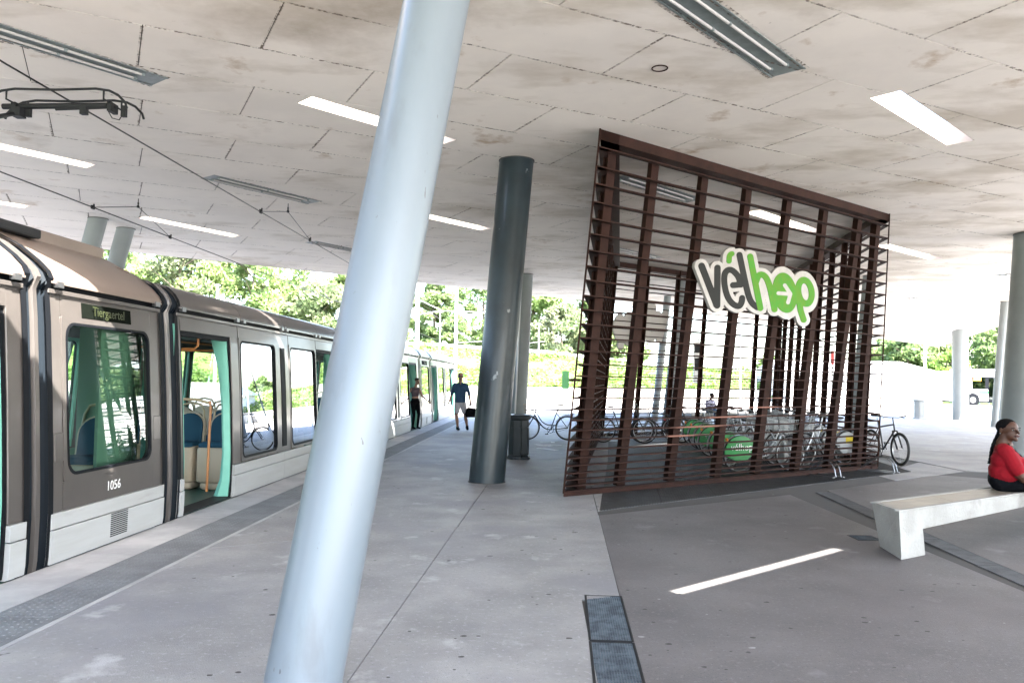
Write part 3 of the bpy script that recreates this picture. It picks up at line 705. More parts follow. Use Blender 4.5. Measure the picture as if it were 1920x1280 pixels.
def ring(q,o,i,off,th,far=False,mi=0):
    """frame between rounded outlines o and i, lying on the side"""
    A=[P(y,z,off,far) for y,z in o]; B=[P(y,z,off,far) for y,z in i]; Cc=[P(y,z,off-th,far) for y,z in i]; D=[P(y,z,off-th,far) for y,z in o]
    n=len(A); vs=A+B+Cc+D; fs=[]
    for k in range(4):
        for a in range(n): b=(a+1)%n; fs.append((k*n+a,k*n+b,((k+1)%4)*n+b,((k+1)%4)*n+a))
    q.add(vs,fs,mi)
def pane(q,o,off,far=False):
    n=len(o); vs=[P(y,z,off,far) for y,z in o]; q.add(vs,[tuple(range(n))])
def window(y0,y1,z0,z1,far=False,r=.09,gm='glass_dark',fm='taupe',fw=.05,parent=None,label=None):
    q=MB(); ring(q,rr(y0-fw,y1+fw,z0-fw,z1+fw,.02),rr(y0,y1,z0,z1,r),.012,.06,far); f=q.obj('window_frame',fm,parent or tram,50)
    if label: f['label']=label
    q=MB(); ring(q,rr(y0-.012,y1+.012,z0-.012,z1+.012,r),rr(y0+.012,y1-.012,z0+.012,z1-.012,r-.01),.016,.03,far); q.obj('seal','black_rubber',f)
    q=MB(); pane(q,rr(y0,y1,z0,z1,r),-.012,far); q.obj('pane',gm,f)
    return f
# seat prototype
def seat_meshes():
    sh=MB()
    def rbox(x0,x1,y0,y1,z0,z1,r=.05): sh.loft([[(a*(1-k),b*(1-k)+0,z) if 0 else (a,b,z) for a,b in rr(x0+k,x1-k,y0+k,y1-k,r,4)] for z,k in((z0,.03),(z0+.03,0),(z1-.03,0),(z1,.02))])
    rbox(-.23,.23,-.22,.24,.10,.60); rbox(-.20,.20,-.16,.20,0,.12)
    def arch(w,h,z0,n=12): return [(-w,z0)]+[(-w*math.cos(PI*k/n)*1.0, z0+h*(.62)+h*.38*math.sin(PI*k/n)) for k in range(n+1)]+[(w,z0)]
    o=arch(.225,.53,.54); 
    sh.loft([[(x,.16+(z-.58)*.16,z) for x,z in o],[(x*1.02,.20+(z-.58)*.17,z) for x,z in o],[(x*.96,.245+(z-.58)*.16,z) for x,z in o]])
    cu=MB(); o=arch(.198,.48,.57)
    cu.loft([[(x,.157+(z-.58)*.16,z) for x,z in o],[(x*.97,.135+(z-.58)*.15,z) for x,z in o],[(x*.85,.125+(z-.58)*.15,.62+(z-.62)*.96) for x,z in o]])
    c2=MB(); c2.loft([[(a,b,z) for a,b in rr(-.21+k,.21-k,-.23+k,.14,.06,4)] for z,k in((.595,.0),(.64,-.003),(.665,.02))])
    hd=MB(); hd.tube([(-.19,.235,.95),(-.18,.26,1.08),(-.13,.27,1.17),(0,.275,1.20),(.13,.27,1.17),(.18,.26,1.08),(.19,.235,.95)],.016,8)
    return sh.mesh('shell','seat_shell',50),cu.mesh('back_cushion','seat_blue',50),c2.mesh('seat_cushion','seat_blue',50),hd.mesh('grab_hoop','rail_beige',True)
sm_=seat_meshes()
def seat(x,y,z=.02,rz=0,hoop=True):
    s=bpy.data.objects.new('seat',sm_[0]); C.objects.link(s); s.parent=tram; s.location=(x,y,z); s.rotation_euler=(0,0,rz)
    share('back_cushion',sm_[1],s); share('seat_cushion',sm_[2],s)
    if hoop: share('grab_hoop',sm_[3],s)
def skirt(y0,y1,far=False,vent=False):
    q=MB(); wall(q,y0,y1,.30,.43,.022,.05,far); wall(q,y0,y1,.012,.292,.030,.05,far); wall(q,y0,y1,.005,.012,.010,.05,far)
    return q.obj('skirt','skirt_white',tram,False,.008)
RP=[(-.07,2.405),(-.085,2.46),(-.13,2.53),(-.22,2.61),(-.36,2.665),(-.6,2.70),(-1.2,2.71)]
RF=[(-.07,2.405),(-.10,2.47),(-.19,2.56),(-.36,2.69),(-.72,2.87),(-.80,2.88),(-1.2,2.84)]
def roof(y0,y1,prof,mt,step=1.85):
    n=max(1,round((y1-y0)/step)); full=prof+[(-TW-x,z) for x,z in prof[::-1]]
    for k in range(n):
        a=y0+(y1-y0)*k/n+.006; b=y0+(y1-y0)*(k+1)/n-.006
        q=MB(); o=[(x,z) for x,z in full]+[(x,z-.03) for x,z in full[::-1]]
        q.loft([[(x,a,z) for x,z in o],[(x,b,z) for x,z in o]]); q.obj('roof_cover',mt,tram,30)
        for s in (a+.08,b-.14):
            for far in(False,True):
                q=MB(); X=(-TW+.075) if far else -.075; q.box((X,s+.03,2.37),(.045,.09,.05)); q.obj('bracket','metal',tram)
def shell_common(y0,y1,rmat,prof):
    for far in(False,True):
        q=MB(); wall(q,y0,y1,2.29,2.33,.022,.07,far); q.obj('gutter','taupe',tram,False,.006)
        q=MB(); wall(q,y0,y1,2.325,2.42,-.045,.03,far); q.obj('roof_gap','black_rubber',tram)
    roof(y0,y1,prof,rmat)
    q=MB(); q.b2(-TW+.06,-.06,y0,y1,-.20,.012); q.b2(-TW+.06,-.06,y0,y1,-.38,-.2); q.obj('floor','tram_floor',tram)
    q=MB(); q.b2(-TW+.16,-.16,y0,y1,2.24,2.28); q.obj('inner_ceiling','tram_ceiling',tram)
    q=MB(); 
    for a in (-.55,-TW+.55): q.b2(a-.07,a+.07,y0+.2,y1-.2,2.215,2.24)
    q.obj('light_strip','skirt_white',tram)
def door_opening(y0,y1,far=False):
    q=MB(); wall(q,y0,y1,2.07,2.13,-.02,.06,far); wall(q,y0-.0,y0+.04,.02,2.07,-.012,.09,far); wall(q,y1-.04,y1,.02,2.07,-.012,.09,far); q.obj('door_frame','black_rubber',tram)
    q=MB(); wall(q,y0,y1,2.13,2.29,.004,.05,far); q.obj('header','taupe',tram)
    q=MB(); q.b2(*( (-TW-.0,-TW+.22) if far else (-.24,.0)),y0+.04,y1-.04,.012,.022); q.obj('sill','dark_metal',tram)
    for yy,s in((y0+.04,1),(y1-.04,-1)):        # wide mint jambs inside the opening
        q=MB(); o=[(-.06,0),(-.06,s*.03),(-.30,s*.05),(-.42,s*.02),(-.42,-s*.05),(-.06,-s*.03)]
        rings=[]
        for z,k in((.03,.52),(.25,.36),(.6,.30),(1.2,.30),(1.7,.38),(2.22,.62)):
            rings.append([((-TW-(sx(z)+x*k)) if far else sx(z)+x*k, yy+d, z) for x,d in o])
        q.loft(rings); q.obj('door_jamb','mint',tram,40)
def long_module(y0,y1,rmat='taupe',wall_m='taupe',near=True,seats=True,first=True):
    Lm=y1-y0; k=Lm/7.4
    d1=(y0+.1,y0+1.56); d2=(y1-1.86,y1-.36) if first else (y1-1.72,y1-.20); w=[(y0+1.88*k,y0+3.28*k),(y0+4.02*k,y1-1.96)]
    shell_common(y0,y1,rmat,RP if first else RF)
    for far in(False,True):
        if not far:
            door_opening(*d1); door_opening(*d2)
            for a,b in((y0,d1[0]),(d1[1],w[0][0]-.05),(w[0][1]+.05,w[1][0]-.05),(w[1][1]+.05,d2[0]),(d2[1],y1)):
                if b-a>.02:
                    q=MB(); wall(q,a+.003,b-.003,.435,2.29,0,.05); q.obj('side_panel',wall_m,tram,False,.006)
            for a,b in w:
                q=MB(); wall(q,a-.05,b+.05,2.14,2.29,.004,.05); q.obj('side_panel',wall_m,tram)
            for a,b in w: window(a,b,.50,2.09,False,.10,'glass_dark',wall_m)
            ym=(w[0][1]+w[1][0])/2; q=MB(); wall(q,ym-.10,ym+.10,.52,2.07,.008,.03); q.obj('dark_pillar','black_rubber',tram)
            for a,b in((y0,d1[0]-.004),(d1[1]+.004,w[0][1]+.30),(w[0][1]+.31,d2[0]-.004),(d2[1]+.004,y1)): skirt(a,b)
        else:
            ys=[y0,y0+.35]; 
            wn=[(y0+.35,y0+1.75),(y0+1.95,y0+3.4),(y0+3.6,y0+5.1),(y0+5.3,y1-.4)]
            q=MB(); wall(q,y0,y1,.0,.62,0,.05,True); wall(q,y0,y1,2.1,2.29,0,.05,True)
            pa=y0
            for a,b in wn: wall(q,pa,a-.04,.62,2.1,0,.05,True); pa=b+.04
            wall(q,pa,y1,.62,2.1,0,.05,True); q.obj('far_side_panel','taupe',tram)
            for a,b in wn: window(a,b,.66,2.06,True,.08,'glass_tram','mint')
            q=MB(); wall(q,y0+.02,y1-.02,.04,.6,-.055,.02,True); q.obj('inner_lining','mint_dark',tram)
    for yy in(y0+.02,y1-.02):
        for xa in (-TW+.1,-.45): q=MB(); q.b2(xa,xa+.35,yy-.03,yy+.03,.03,2.2); q.obj('end_frame','mint',tram)
    if seats:
        c=(y0+y1)/2
        for yy in(c-1.45,c-.35,c+.75,c+1.6): 
            for x in(-.48,-1.0,-1.92): seat(x,yy,rz=0 if yy<c+.5 else PI)
        q=MB(); q.tube([(-.42,c-1.95,.05),(-.40,c-1.95,1.2),(-.42,c-1.95,1.27)],.018,8); q.obj('grab_pole','rail_orange',tram,True)
        q=MB(); q.tube([(-.42,c-1.95,1.24),(-.6,c-1.97,1.29),(-1.25,c-1.97,1.29)],.018,8); q.obj('grab_rail','rail_beige',tram,True)
        for yy in (c-2.9,c-2.3,c-1.7,c+2.2):
            q=MB(); q.tube([(-.45,yy,2.24),(-.45,yy,2.0),(-.5,yy,1.96),(-1.1,yy,1.96),(-1.15,yy,2.0),(-1.15,yy,2.24)],.016,8); q.obj('grab_hoop','rail_orange' if yy<c else 'rail_beige',tram,True)
        q=MB(); q.tube([(-1.2,y0+.2,2.1),(-1.2,y1-.2,2.1)],.014,8); q.obj('grab_rail','rail_orange',tram,True)
        for yy in(y1-2.1,):
            q=MB(); q.tube([(-.55,yy,.02),(-.55,yy,2.24)],.017,8); q.obj('grab_pole','rail_orange',tram,True)
def outline(y,o,top=RP):
    pts=[(sx(z)+o,z) for z,_ in PZ]+[(x+o*.6,z+o*.9) for x,z in top]; full=pts+[(-TW-x,z) for x,z in pts[::-1]]
    return [(x,y,z) for x,z in full]
def joint_(y0,y1,top=RP):
    # ribbed bellows with taupe bows in the middle
    n=2*max(4,int((y1-y0)/.05)); rings=[]
    for k in range(n+1): rings.append(outline(y0+(y1-y0)*k/n, -.015-(.045 if k%2 else 0),top))
    q=MB(); q.loft(rings,True,False); q.obj('bellows','navy_rubber',tram,30)
    q=MB()
    for f in(.02,.98): y=y0+(y1-y0)*f; q.loft([outline(y-.035,.012,top),outline(y+.035,.012,top)],True,False)
    q.obj('rubber_seal','black_rubber',tram)
    y=(y0+y1)/2; q=MB(); q.loft([outline(y-.035,-.03,top),outline(y-.025,.004,top),outline(y+.025,.004,top),outline(y+.035,-.03,top)],True,False); q.obj('bow','taupe',tram,30)
def short_module(y0,y1,number=True,detail=True,rf=True):
    shell_common(y0,y1,'taupe_sunlit' if rf else 'taupe',RF if rf else RP)
    wy0,wy1,wz0,wz1=y0+.24,y1-.27,.735,2.05
    for far in(False,True):
        q=MB(); wall(q,y0,wy0-.06,.435,2.29,0,.05,far); q.obj('side_panel','taupe',tram,False,.006)
        q=MB(); wall(q,wy1+.06,y1,.435,2.29,0,.05,far); q.obj('side_panel','taupe',tram,False,.006)
        q=MB(); wall(q,wy0-.058,wy1+.058,.435,wz0-.06,0,.05,far); q.obj('side_panel','taupe',tram)
        q=MB(); wall(q,wy0-.058,wy1+.058,wz1+.06,2.29,0,.05,far); q.obj('side_panel','taupe',tram)
        window(wy0,wy1,wz0,wz1,far,.13,'glass_green' if not far else 'glass_tram','taupe',.06)
        skirt(y0,y1,far)
    if detail:
        q=MB(); wall(q,y0+.50,y1-.60,2.115,2.255,.008,.02); o=q.obj('display','led_off',tram,False,.004)
        me=text_mesh('display_text','Tiergaertel',.125,.001,'led_text'); t=share('display_text',me,o,(sx(2.18)+.026,(y0+y1)/2-.06,2.185),(PI/2,0,PI/2)); t.rotation_euler=(math.radians(87),0,PI/2)
        for a,b,z0,z1 in((y0+.06,y0+.20,.86,1.10),(y1-.19,y1-.04,.92,1.17)):
            q=MB(); wall(q,a,b,z0,z1,.006,.02); q.obj('hatch','taupe',tram,False,.005)
        q=MB(); wall(q,y0+.30,y1-.24,2.095,2.105,.003,.01); q.obj('panel_gap','black_rubber',tram)
        q=MB()
        for k in range(12): z=.07+k*.019; wall(q,y0+.90,y0+1.20,z,z+.009,.034,.01)
        g=q.obj('vent_grille','black_rubber',tram)
    if number:
        me=text_mesh('fleet_number','1056',.125,.001,'white_paint'); t=share('fleet_number',me,tram,(.009,y0+.97,.55),(PI/2,0,PI/2))
    q=MB(); q.b2(-.30,-.27,y0+1.14,y1-.14,.45,2.15); q.b2(-.9,-.24,y1-.13,y1-.09,.1,2.2); q.obj('inner_partition','mint_part',tram)
    q=MB(); q.b2(-.45,-.12,y0,y0+.05,.0,2.25); q.b2(-TW+.12,-TW+.4,y0,y0+.05,0,2.25); q.obj('inner_pillar','mint_dark',tram)
    seat(-.62,y0+1.55,.1,0)
    q=MB(); q.tube([(-.32,y0+.62,.3),(-.32,y0+.62,1.15)],.017,8); q.obj('grab_pole','rail_orange',tram,True)
long_module(-1.5,6.22,'taupe_sunlit','taupe',True,False,False)
joint_(6.22,6.54,RF)
short_module(6.54,8.49)
joint_(8.49,8.88,RP)
long_module(8.88,16.25)
joint_(16.25,16.62); short_module(16.62,18.4,False,False,False); joint_(18.4,18.75)
long_module(18.75,26.15,'silver','silver')  # silver instead of taupe: sunlight and reflections put into the colour
joint_(26.15,26.5); short_module(26.5,28.75,False,True,False); joint_(28.75,29.1)
long_module(29.1,37.0,'silver','silver',True,False)  # end car and cab front carry the same sunlit look in their colour
q=MB(); q.loft([outline(37.0,0),outline(37.4,-.10),outline(37.75,-.35)],True,True); q.obj('cab_front','silver',tram,40)
# roof fairing fins over the near modules
q=MB(); q.loft([[(-.80,a,2.80),(-.80,b,2.80),(-.78,b-.05*0,z1),(-.78,a,z1)] for a,b,z1 in((6.75,8.55,3.0),)]+[[(-.84,6.75,2.80),(-.84,8.55,2.80),(-.82,8.55,3.0),(-.82,6.75,3.0)]]); q.obj('roof_fin','taupe_sunlit',tram,False,.01)
q=MB(); q.loft([[(-.80,5.2,2.80),(-.80,6.5,2.80),(-.78,6.35,3.06),(-.78,5.2,3.06)],[(-.84,5.2,2.80),(-.84,6.5,2.80),(-.82,6.35,3.06),(-.82,5.2,3.06)]]); q.obj('roof_fin','taupe_sunlit',tram,False,.01)
q=MB(); q.add([(-.35,8.3,2.72),(-.95,8.3,2.90),(-.85,9.15,2.80),(-.35,8.3,2.70),(-.95,8.3,2.88),(-.85,9.15,2.78)],[(0,2,1),(3,4,5),(0,1,4,3),(1,2,5,4),(2,0,3,5)]); q.obj('roof_flap','taupe_sunlit',tram)
q=MB(); q.b2(-1.9,-.6,5.4,7.2,2.86,2.95); q.obj('roof_box','dark_metal',tram,False,.02)
# pantograph
pan=bpy.data.objects.new('current_collector',None); C.objects.link(pan); pan.parent=tram
HY,HZ=8.40,4.62
def bow(dy,z0,tip,sgn):  # one collector strip with a down-curved horn
    pts=[(-1.2+sgn*x,HY+dy+sgn*0,z) for x,z in ((0,z0),(.45,z0+.012),(.60,z0-.01),(.70,z0-.06),(.78,z0-.14),(.80+tip*.0,z0-.20))]
    return pts
for dy,z0 in((-.18,HZ+.05),(.18,HZ+.05)):
    pts=bow(dy,z0,0,-1)[::-1]+bow(dy,z0,0,1)[1:]
    q=MB(); q.tube(pts,.014,8); q.obj('collector_strip','dark_metal',pan,True)
q=MB(); q.tube([(-1.9,HY,HZ-.07),(-.72,HY,HZ-.06)],.032,10); q.tube([(-1.3,HY,HZ-.10),(-.62,HY,HZ-.075)],.018,8); q.obj('cross_tube','dark_metal',pan,True)
q=MB()
for x in(-.66,-1.74):
    q=MB(); q.tube([(x,HY-.18,HZ+.04),(x,HY-.18,HZ-.05),(x,HY+.18,HZ-.05),(x,HY+.18,HZ+.04)],.011,6); q.obj('head_bracket','dark_metal',pan)
    q=MB(); q.box((x,HY,HZ-.09),(.05,.14,.10)); q.obj('spring_box','dark_metal',pan); q=MB(); q.box((x+.12,HY+.02,HZ-.12),(.05,.05,.12)); q.obj('clamp','dark_metal',pan)
q=MB(); q.box((-.98,HY,HZ-.12),(.07,.06,.08)); q.obj('clamp','dark_metal',pan)
q=MB(); q.tube([(-.72,HY,HZ-.1),(-.66,HY,HZ-.2),(-.58,HY,HZ-.22),(-.53,HY,HZ-.14)],.006,6); q.obj('cable','wire',pan,True)
q=MB(); q.tube([(-1.72,HY,HZ-.14),(-1.80,6.9,3.75)],[.022,.035],8); q.box((-1.70,HY-.03,HZ-.15),(.10,.12,.10)); q.obj('upper_arm','dark_metal',pan,True)
q=MB(); q.tube([(-1.80,6.9,3.75),(-1.45,8.2,2.95)],[.05,.065],10); q.obj('lower_arm','dark_metal',pan,True)
q=MB(); q.b2(-1.8,-.9,7.7,8.4,2.84,2.96); q.obj('base_frame','dark_metal',pan)
# ================================================================ OVERHEAD WIRES
def wireobj(name,pts,r,label,cat='wire'):
    q=MB(); q.tube(pts,r,6); return tag(q.obj(name,'wire',None,True),label,cat)
def trk(o,y): return -5.43+o+.042*y
wa=[(trk(0,y),y,4.69+.10*min(1,max(0,(y-7))/15)-.00004*y*y) for y in np.linspace(-6,75,30)]
wireobj('contact_wire',wa,.010,'black contact wire above the near tram track, running to the white column')
wb=[(-8.6+.042*(y-12.5)+.52,y,4.77) for y in np.linspace(-6,75,30)]
wireobj('contact_wire',wb,.012,'black contact wire above the far tram track, lower of the two wires')
def bridle(pa,pi,pb,label):
    t=thing('wire_hanger',label,'wire hanger',(pi.x,pi.y,pi.z),0,'wire hangers under the ceiling')
    q=MB(); q.tube([pa-pi,Vector((0,0,0)),pb-pi],.008,5); q.obj('bridle','wire',t,True)
    q=MB(); q.lathe([(.02,0),(.032,.02),(.02,.05),(.012,.07),(.02,.09),(.012,.12)],10,(0,0,-.02)); q.tube([(0,0,.1),(0,0,CZ-pi.z)],.008,6); q.obj('insulator','dark_metal',t,True)
    q=MB()
    for p in(pa-pi,pb-pi): q.box(p,(.03,.10,.07)); q.box(p+Vector((.02,.0,.03)),(.02,.03,.07))
    q.obj('wire_clip','dark_metal',t)
def on_wire(u,wf):
    lo,hi=5.,70.
    for _ in range(40):
        mid=(lo+hi)/2
        if px(wf(mid))[0]<u: lo=mid
        else: hi=mid
    return Vector(wf(lo))
fa=lambda y:(trk(0,y),y,4.69+.10*min(1,max(0,(y-7))/15)); fb=lambda y:(-8.6+.042*(y-12.5)+.52,y,4.77)
p=on_wire(489,fa); r_=on_wire(581,fa); i_=at(540,397,(p.y+r_.y)/2); bridle(p,i_,r_,'wire hanger and insulator in front of the light fitting, left of the white column')
p=on_wire(174,fb); r_=on_wire(319,fb); i_=at(259,388,(p.y+r_.y)/2-.2); bridle(p,i_,r_,'wire hanger and insulator above the two grey columns')
# ================================================================ BENCH
bn=thing('bench','long pale concrete bench on an angled leg with a worn inlaid seat, right foreground','bench',(3.62,7.37,0),math.atan2(1.37,2.05))
# local: x along the bench, y to the back, z up
dB=Vector((2.05,1.37)).normalized(); ln=lambda X,Y:((X-3.62)*dB.x+(Y-7.37)*dB.y, -(X-3.62)*dB.y+(Y-7.37)*dB.x)
Wb=.455; Lb=5.2
fro=[(0,0),(.41,0),(.375,.25),(Lb,.37),(Lb,.44),(-.03,.44)]; bak=[(.40,0),(.80,0),(.705,.25),(Lb,.37),(Lb,.44),(.27,.44)]
def leg_ring(z,x0,x1,xb0,xb1): return [(x0,0,z),(x1,0,z),(xb1,Wb,z),(xb0,Wb,z)]
q=MB(); q.loft([[(x,0,z) for x,z in fro],[(x,Wb,z) for x,z in bak]]); q.obj('bench_body','bench_concrete',bn,False,.007)
q=MB()
for (x0,x1,y0,y1) in ((-.03,Lb,0,.05),(.235,Lb,Wb-.05,Wb)): q.b2(x0,x1,y0,y1,.4405,.456)
q.loft([[(.003,.0505,z),(.07,.0505,z),(.30,Wb-.0505,z),(.236,Wb-.0505,z)] for z in(.4405,.456)])
q.obj('rim','bench_concrete',bn,False,.003)
xx_=.08
for i in range(5):
    q=MB(); w_=.96; k_=.235; q.prism([(xx_,.056),(xx_+w_,.056),(xx_+w_+k_,Wb-.056),(xx_+k_,Wb-.056)],.4405,.4515); q.obj('seat_inlay','bench_wood',bn,False,.002); xx_+=w_+.008
q=MB(); q.loft([leg_ring(0,4.6,5.1,4.7,5.15),leg_ring(.36,4.55,5.1,4.62,5.15)]); q.obj('leg','bench_concrete',bn,False,.008)
# ================================================================ BINS
def bin_(name,label,x,y,R,h,mt,ns=8):
    t=thing(name,label,'litter bin',(x,y,0),.2)
    q=MB(); q.lathe([(R*1.10,0),(R*1.10,.05*h),(R*.98,.09*h)],ns); q.obj('base',mt,t,False,.006)
    for k in range(ns):
        a0=2*PI*(k+.0)/ns; a1=2*PI*(k+1)/ns; c0=Vector((math.cos(a0),math.sin(a0),0))*R*.93; c1=Vector((math.cos(a1),math.sin(a1),0))*R*.93; nn_=((c0+c1)/2).normalized()
        for z0,z1 in((.10,.70),(.72,.86)):
            q=MB(); A=c0.lerp(c1,.06); B=c0.lerp(c1,.94); q.bar(A+Vector((0,0,h*(z0+z1)/2)),B+Vector((0,0,h*(z0+z1)/2)),.02,h*(z1-z0)); q.obj('panel',mt,t,False,.004)
    q=MB(); q.lathe([(R*.90,.085*h),(R*.90,.88*h)],ns); q.obj('body',mt,t)
    q=MB(); q.lathe([(R*.97,.87*h),(R*1.1,.90*h),(R*1.12,.95*h),(R*1.05,.985*h),(R*.6,h),(R*.55,.97*h)],ns*2); q.obj('lid',mt,t,30)
    return t
bin_('litter_bin','dark octagonal litter bin beside the dark column',.17,16.35,.225,.92,'bin_dark')
bin_('litter_bin','pale grey litter bin standing far off, left of the thick column',20.35,39.4,.30,.98,'bin_grey')
# ================================================================ BICYCLES (local: +x forwards)
def circ(cx,cz,r,n=28,y=0,a0=0,a1=2*PI,end=False): return [(cx+r*math.cos(a0+(a1-a0)*k/n),y,cz+r*math.sin(a0+(a1-a0)*k/n)) for k in range(n+(1 if end else 0))]
_wh={}
def wheel(parent,x,R,tr):
    if (R,tr) not in _wh:
        a=MB(); a.tube(circ(0,0,R-tr,32),tr,8,closed=True)
        b=MB(); b.tube(circ(0,0,R-2*tr-.006,32),.010,6,closed=True)
        c=MB()
        for k in range(20):
            an=2*PI*k/20; c.tube([(0,.02*(-1)**k,0),((R-2*tr)*math.cos(an+.1),0,(R-2*tr)*math.sin(an+.1))],.0016,3)
        c.tube([(0,-.05,0),(0,.05,0)],.022,8)
        _wh[(R,tr)]=(a.mesh('tyre','tyre',True),b.mesh('rim','rim',True),c.mesh('spokes','rim'))
    m_=_wh[(R,tr)]; w_=share('wheel',m_[0],parent,(x,0,R)); w_.name='wheel'; share('rim',m_[1],w_); share('spokes',m_[2],w_); return w_
def saddle(q,x,z):
    q.loft([[(x-.13+.0,-.075,z),(x-.13,.075,z),(x-.135,.07,z+.04),(x-.135,-.07,z+.04)],[(x-.05,-.07,z-.01),(x-.05,.07,z-.01),(x-.05,.06,z+.045),(x-.05,-.06,z+.045)],[(x+.04,-.03,z),(x+.04,.03,z),(x+.04,.025,z+.04),(x+.04,-.025,z+.04)],[(x+.14,-.015,z+.005),(x+.14,.015,z+.005),(x+.14,.012,z+.035),(x+.14,-.012,z+.035)]])
def bike(style,label,loc,rz,group=None,body='bike_black',basket=True):
    t=thing('bicycle',label,'bicycle',loc,rz,group); R=.335; tr=.018 if style!='mtb' else .026; xr,xf=-.53,.56
    wheel(t,xr,R,tr); wheel(t,xf,R,tr)
    q=MB(); bb=(-.07,0,.28); r=.014
    if style=='mtb':
        st=(-.20,0,.74); hd=(.34,0,.82); hd2=(.37,0,.70); r=.017
        for a,b in((st,hd),(bb,hd2),(bb,(-.24,0,.88)),(hd,hd2)): q.tube([a,b],r,8)
    else:
        hd=(.33,0,.84); hd2=(.37,0,.68); st=(-.22,0,.74)
        q.tube([hd,hd2],.018,8); q.tube([bb,(-.28,0,.90)],r,8)
        q.tube(smooth_path3([hd2,(.24,0,.46),(.10,0,.31),bb]),.016,8)
        q.tube(smooth_path3([(.345,0,.79),(.20,0,.52),(.03,0,.40),(-.12,0,.42)]),.013,8)
    for s in(-1,1):
        q.tube([(bb[0],s*.02,bb[2]),(xr,s*.055,R)],.010,6); q.tube([(st[0],s*.015,st[2]),(xr,s*.055,R)],.009,6)
    q.obj('frame',body,t,True)
    q=MB()
    for s in(-1,1): q.tube([(hd2[0]+.005,s*.045,hd2[2]-.01),(hd2[0]+.04,s*.055,.60),(xf,s*.055,R)],.013 if style!='mtb' else .018,6)
    q.tube([(hd2[0]+.005,-.045,hd2[2]-.01),(hd2[0]+.005,.045,hd2[2]-.01)],.014,6); q.obj('fork',body if style!='mtb' else 'bike_black',t,True)
    q=MB(); hx,hz=(hd[0]-.03,hd[2]+.17) if style!='mtb' else (.30,.96)
    q.tube([hd,(hx,0,hz)],.013,6)
    if style=='mtb': q.tube([(hx-.03,-.31,hz+.03),(hx+.03,-.10,hz+.0),(hx+.03,.10,hz),(hx-.03,.31,hz+.03)],.011,6)
    else: q.tube(smooth_path3([(hx-.20,-.27,hz+.03),(hx-.04,-.26,hz+.05),(hx+.05,-.10,hz+.01),(hx+.05,.10,hz+.01),(hx-.04,.26,hz+.05),(hx-.20,.27,hz+.03)]),.011,6)
    hb=q.obj('handlebar','metal' if style!='mtb' else 'bike_black',t,True)
    q=MB()
    for s in(-1,1):
        if style=='mtb': q.tube([(hx-.03,s*.31,hz+.03),(hx-.015,s*.20,hz+.02)],.017,8)
        else: q.tube([(hx-.21,s*.272,hz+.03),(hx-.09,s*.265,hz+.045)],.017,8)
        q.tube([(hx+.01,s*.17,hz+.01),(hx+.05,s*.24,hz-.02)],.006,4)
    q.obj('grips','leather',hb,True)
    q=MB(); saddle(q,-.30,.93 if style!='mtb' else .96); s_=q.obj('saddle','leather',t,60)
    q=MB(); q.tube([(-.235,0,.70),(-.30,0,.94)],.012,6); q.obj('seat_post','metal',s_,True)
    q=MB(); q.tube(circ(bb[0],bb[2],.09,20,-.06),.006,5,closed=True); q.tube([(bb[0],-.07,bb[2]),(bb[0]+.10,-.08,bb[2]-.13)],.009,5); q.tube([(bb[0],.07,bb[2]),(bb[0]-.10,.08,bb[2]+.13)],.009,5)
    q.tube([(bb[0],-.06,bb[2]+.09),(xr,-.055,R+.035)],.004,4); q.tube([(bb[0],-.06,bb[2]-.09),(xr,-.055,R-.035)],.004,4); ck=q.obj('crankset','dark_metal',t,True)
    q=MB(); q.box((bb[0]+.10,-.13,bb[2]-.13),(.09,.08,.02)); q.obj('pedal','dark_metal',ck); q=MB(); q.box((bb[0]-.10,.13,bb[2]+.13),(.09,.08,.02)); q.obj('pedal','dark_metal',ck)
    if style!='mtb':
        for cx,a0,a1 in((xr,.15*PI,1.05*PI),(xf,.25*PI,.95*PI)):
            q=MB(); pts=circ(cx,R,R+.018,18,0,a0,a1,True); rg=[]
            for i,pp in enumerate(pts): 
                v=Vector((pp[0]-cx,0,pp[2]-R)).normalized(); c_=Vector(pp); rg.append([c_+Vector((0,-.028,0))-v*.010,c_+v*.004,c_+Vector((0,.028,0))-v*.010,c_-v*.004])
            q.loft(rg); q.obj('mudguard',body if style=='city' else 'bike_silver',t,40)
        q=MB(); q.tube([(-.25,-.06,.70),(-.72,-.06,.71),(-.72,.06,.71),(-.25,.06,.70)],.007,5); q.tube([(-.68,-.06,.70),(xr,-.06,R)],.005,4); q.tube([(-.68,.06,.70),(xr,.06,R)],.005,4); q.obj('luggage_rack','dark_metal',t,True)
        q=MB(); q.box((-.78,0,.60),(.02,.06,.05)); q.obj('rear_light','orange' if style=='hire' else 'red',t)
        if basket:
            q=MB(); w0,w1,l0,l1=.13,.17,.11,.15; zb_,zt=.72,.96; cx=.53
            for z,a,b in((zb_,l0,w0),(zb_+.08,l0+.013,w0+.013),(zb_+.16,l0+.026,w0+.026),(zt,l1,w1)): q.tube([(cx-a,-b,z),(cx+a,-b,z),(cx+a,b,z),(cx-a,b,z)],.004 if z<zt else .007,4,closed=True)
            for k in range(9):
                f=-1+2*k/8
                for s in(-1,1): q.tube([(cx+l0*f,s*w0,zb_),(cx+l1*f,s*w1,zt)],.003,3); q.tube([(cx+s*l0,w0*f,zb_),(cx+s*l1,w1*f,zt)],.003,3)
            q.b2(cx-l0,cx+l0,-w0,w0,zb_-.004,zb_+.004)
            q.obj('basket','wicker' if style=='city' else 'grey_guard',t)
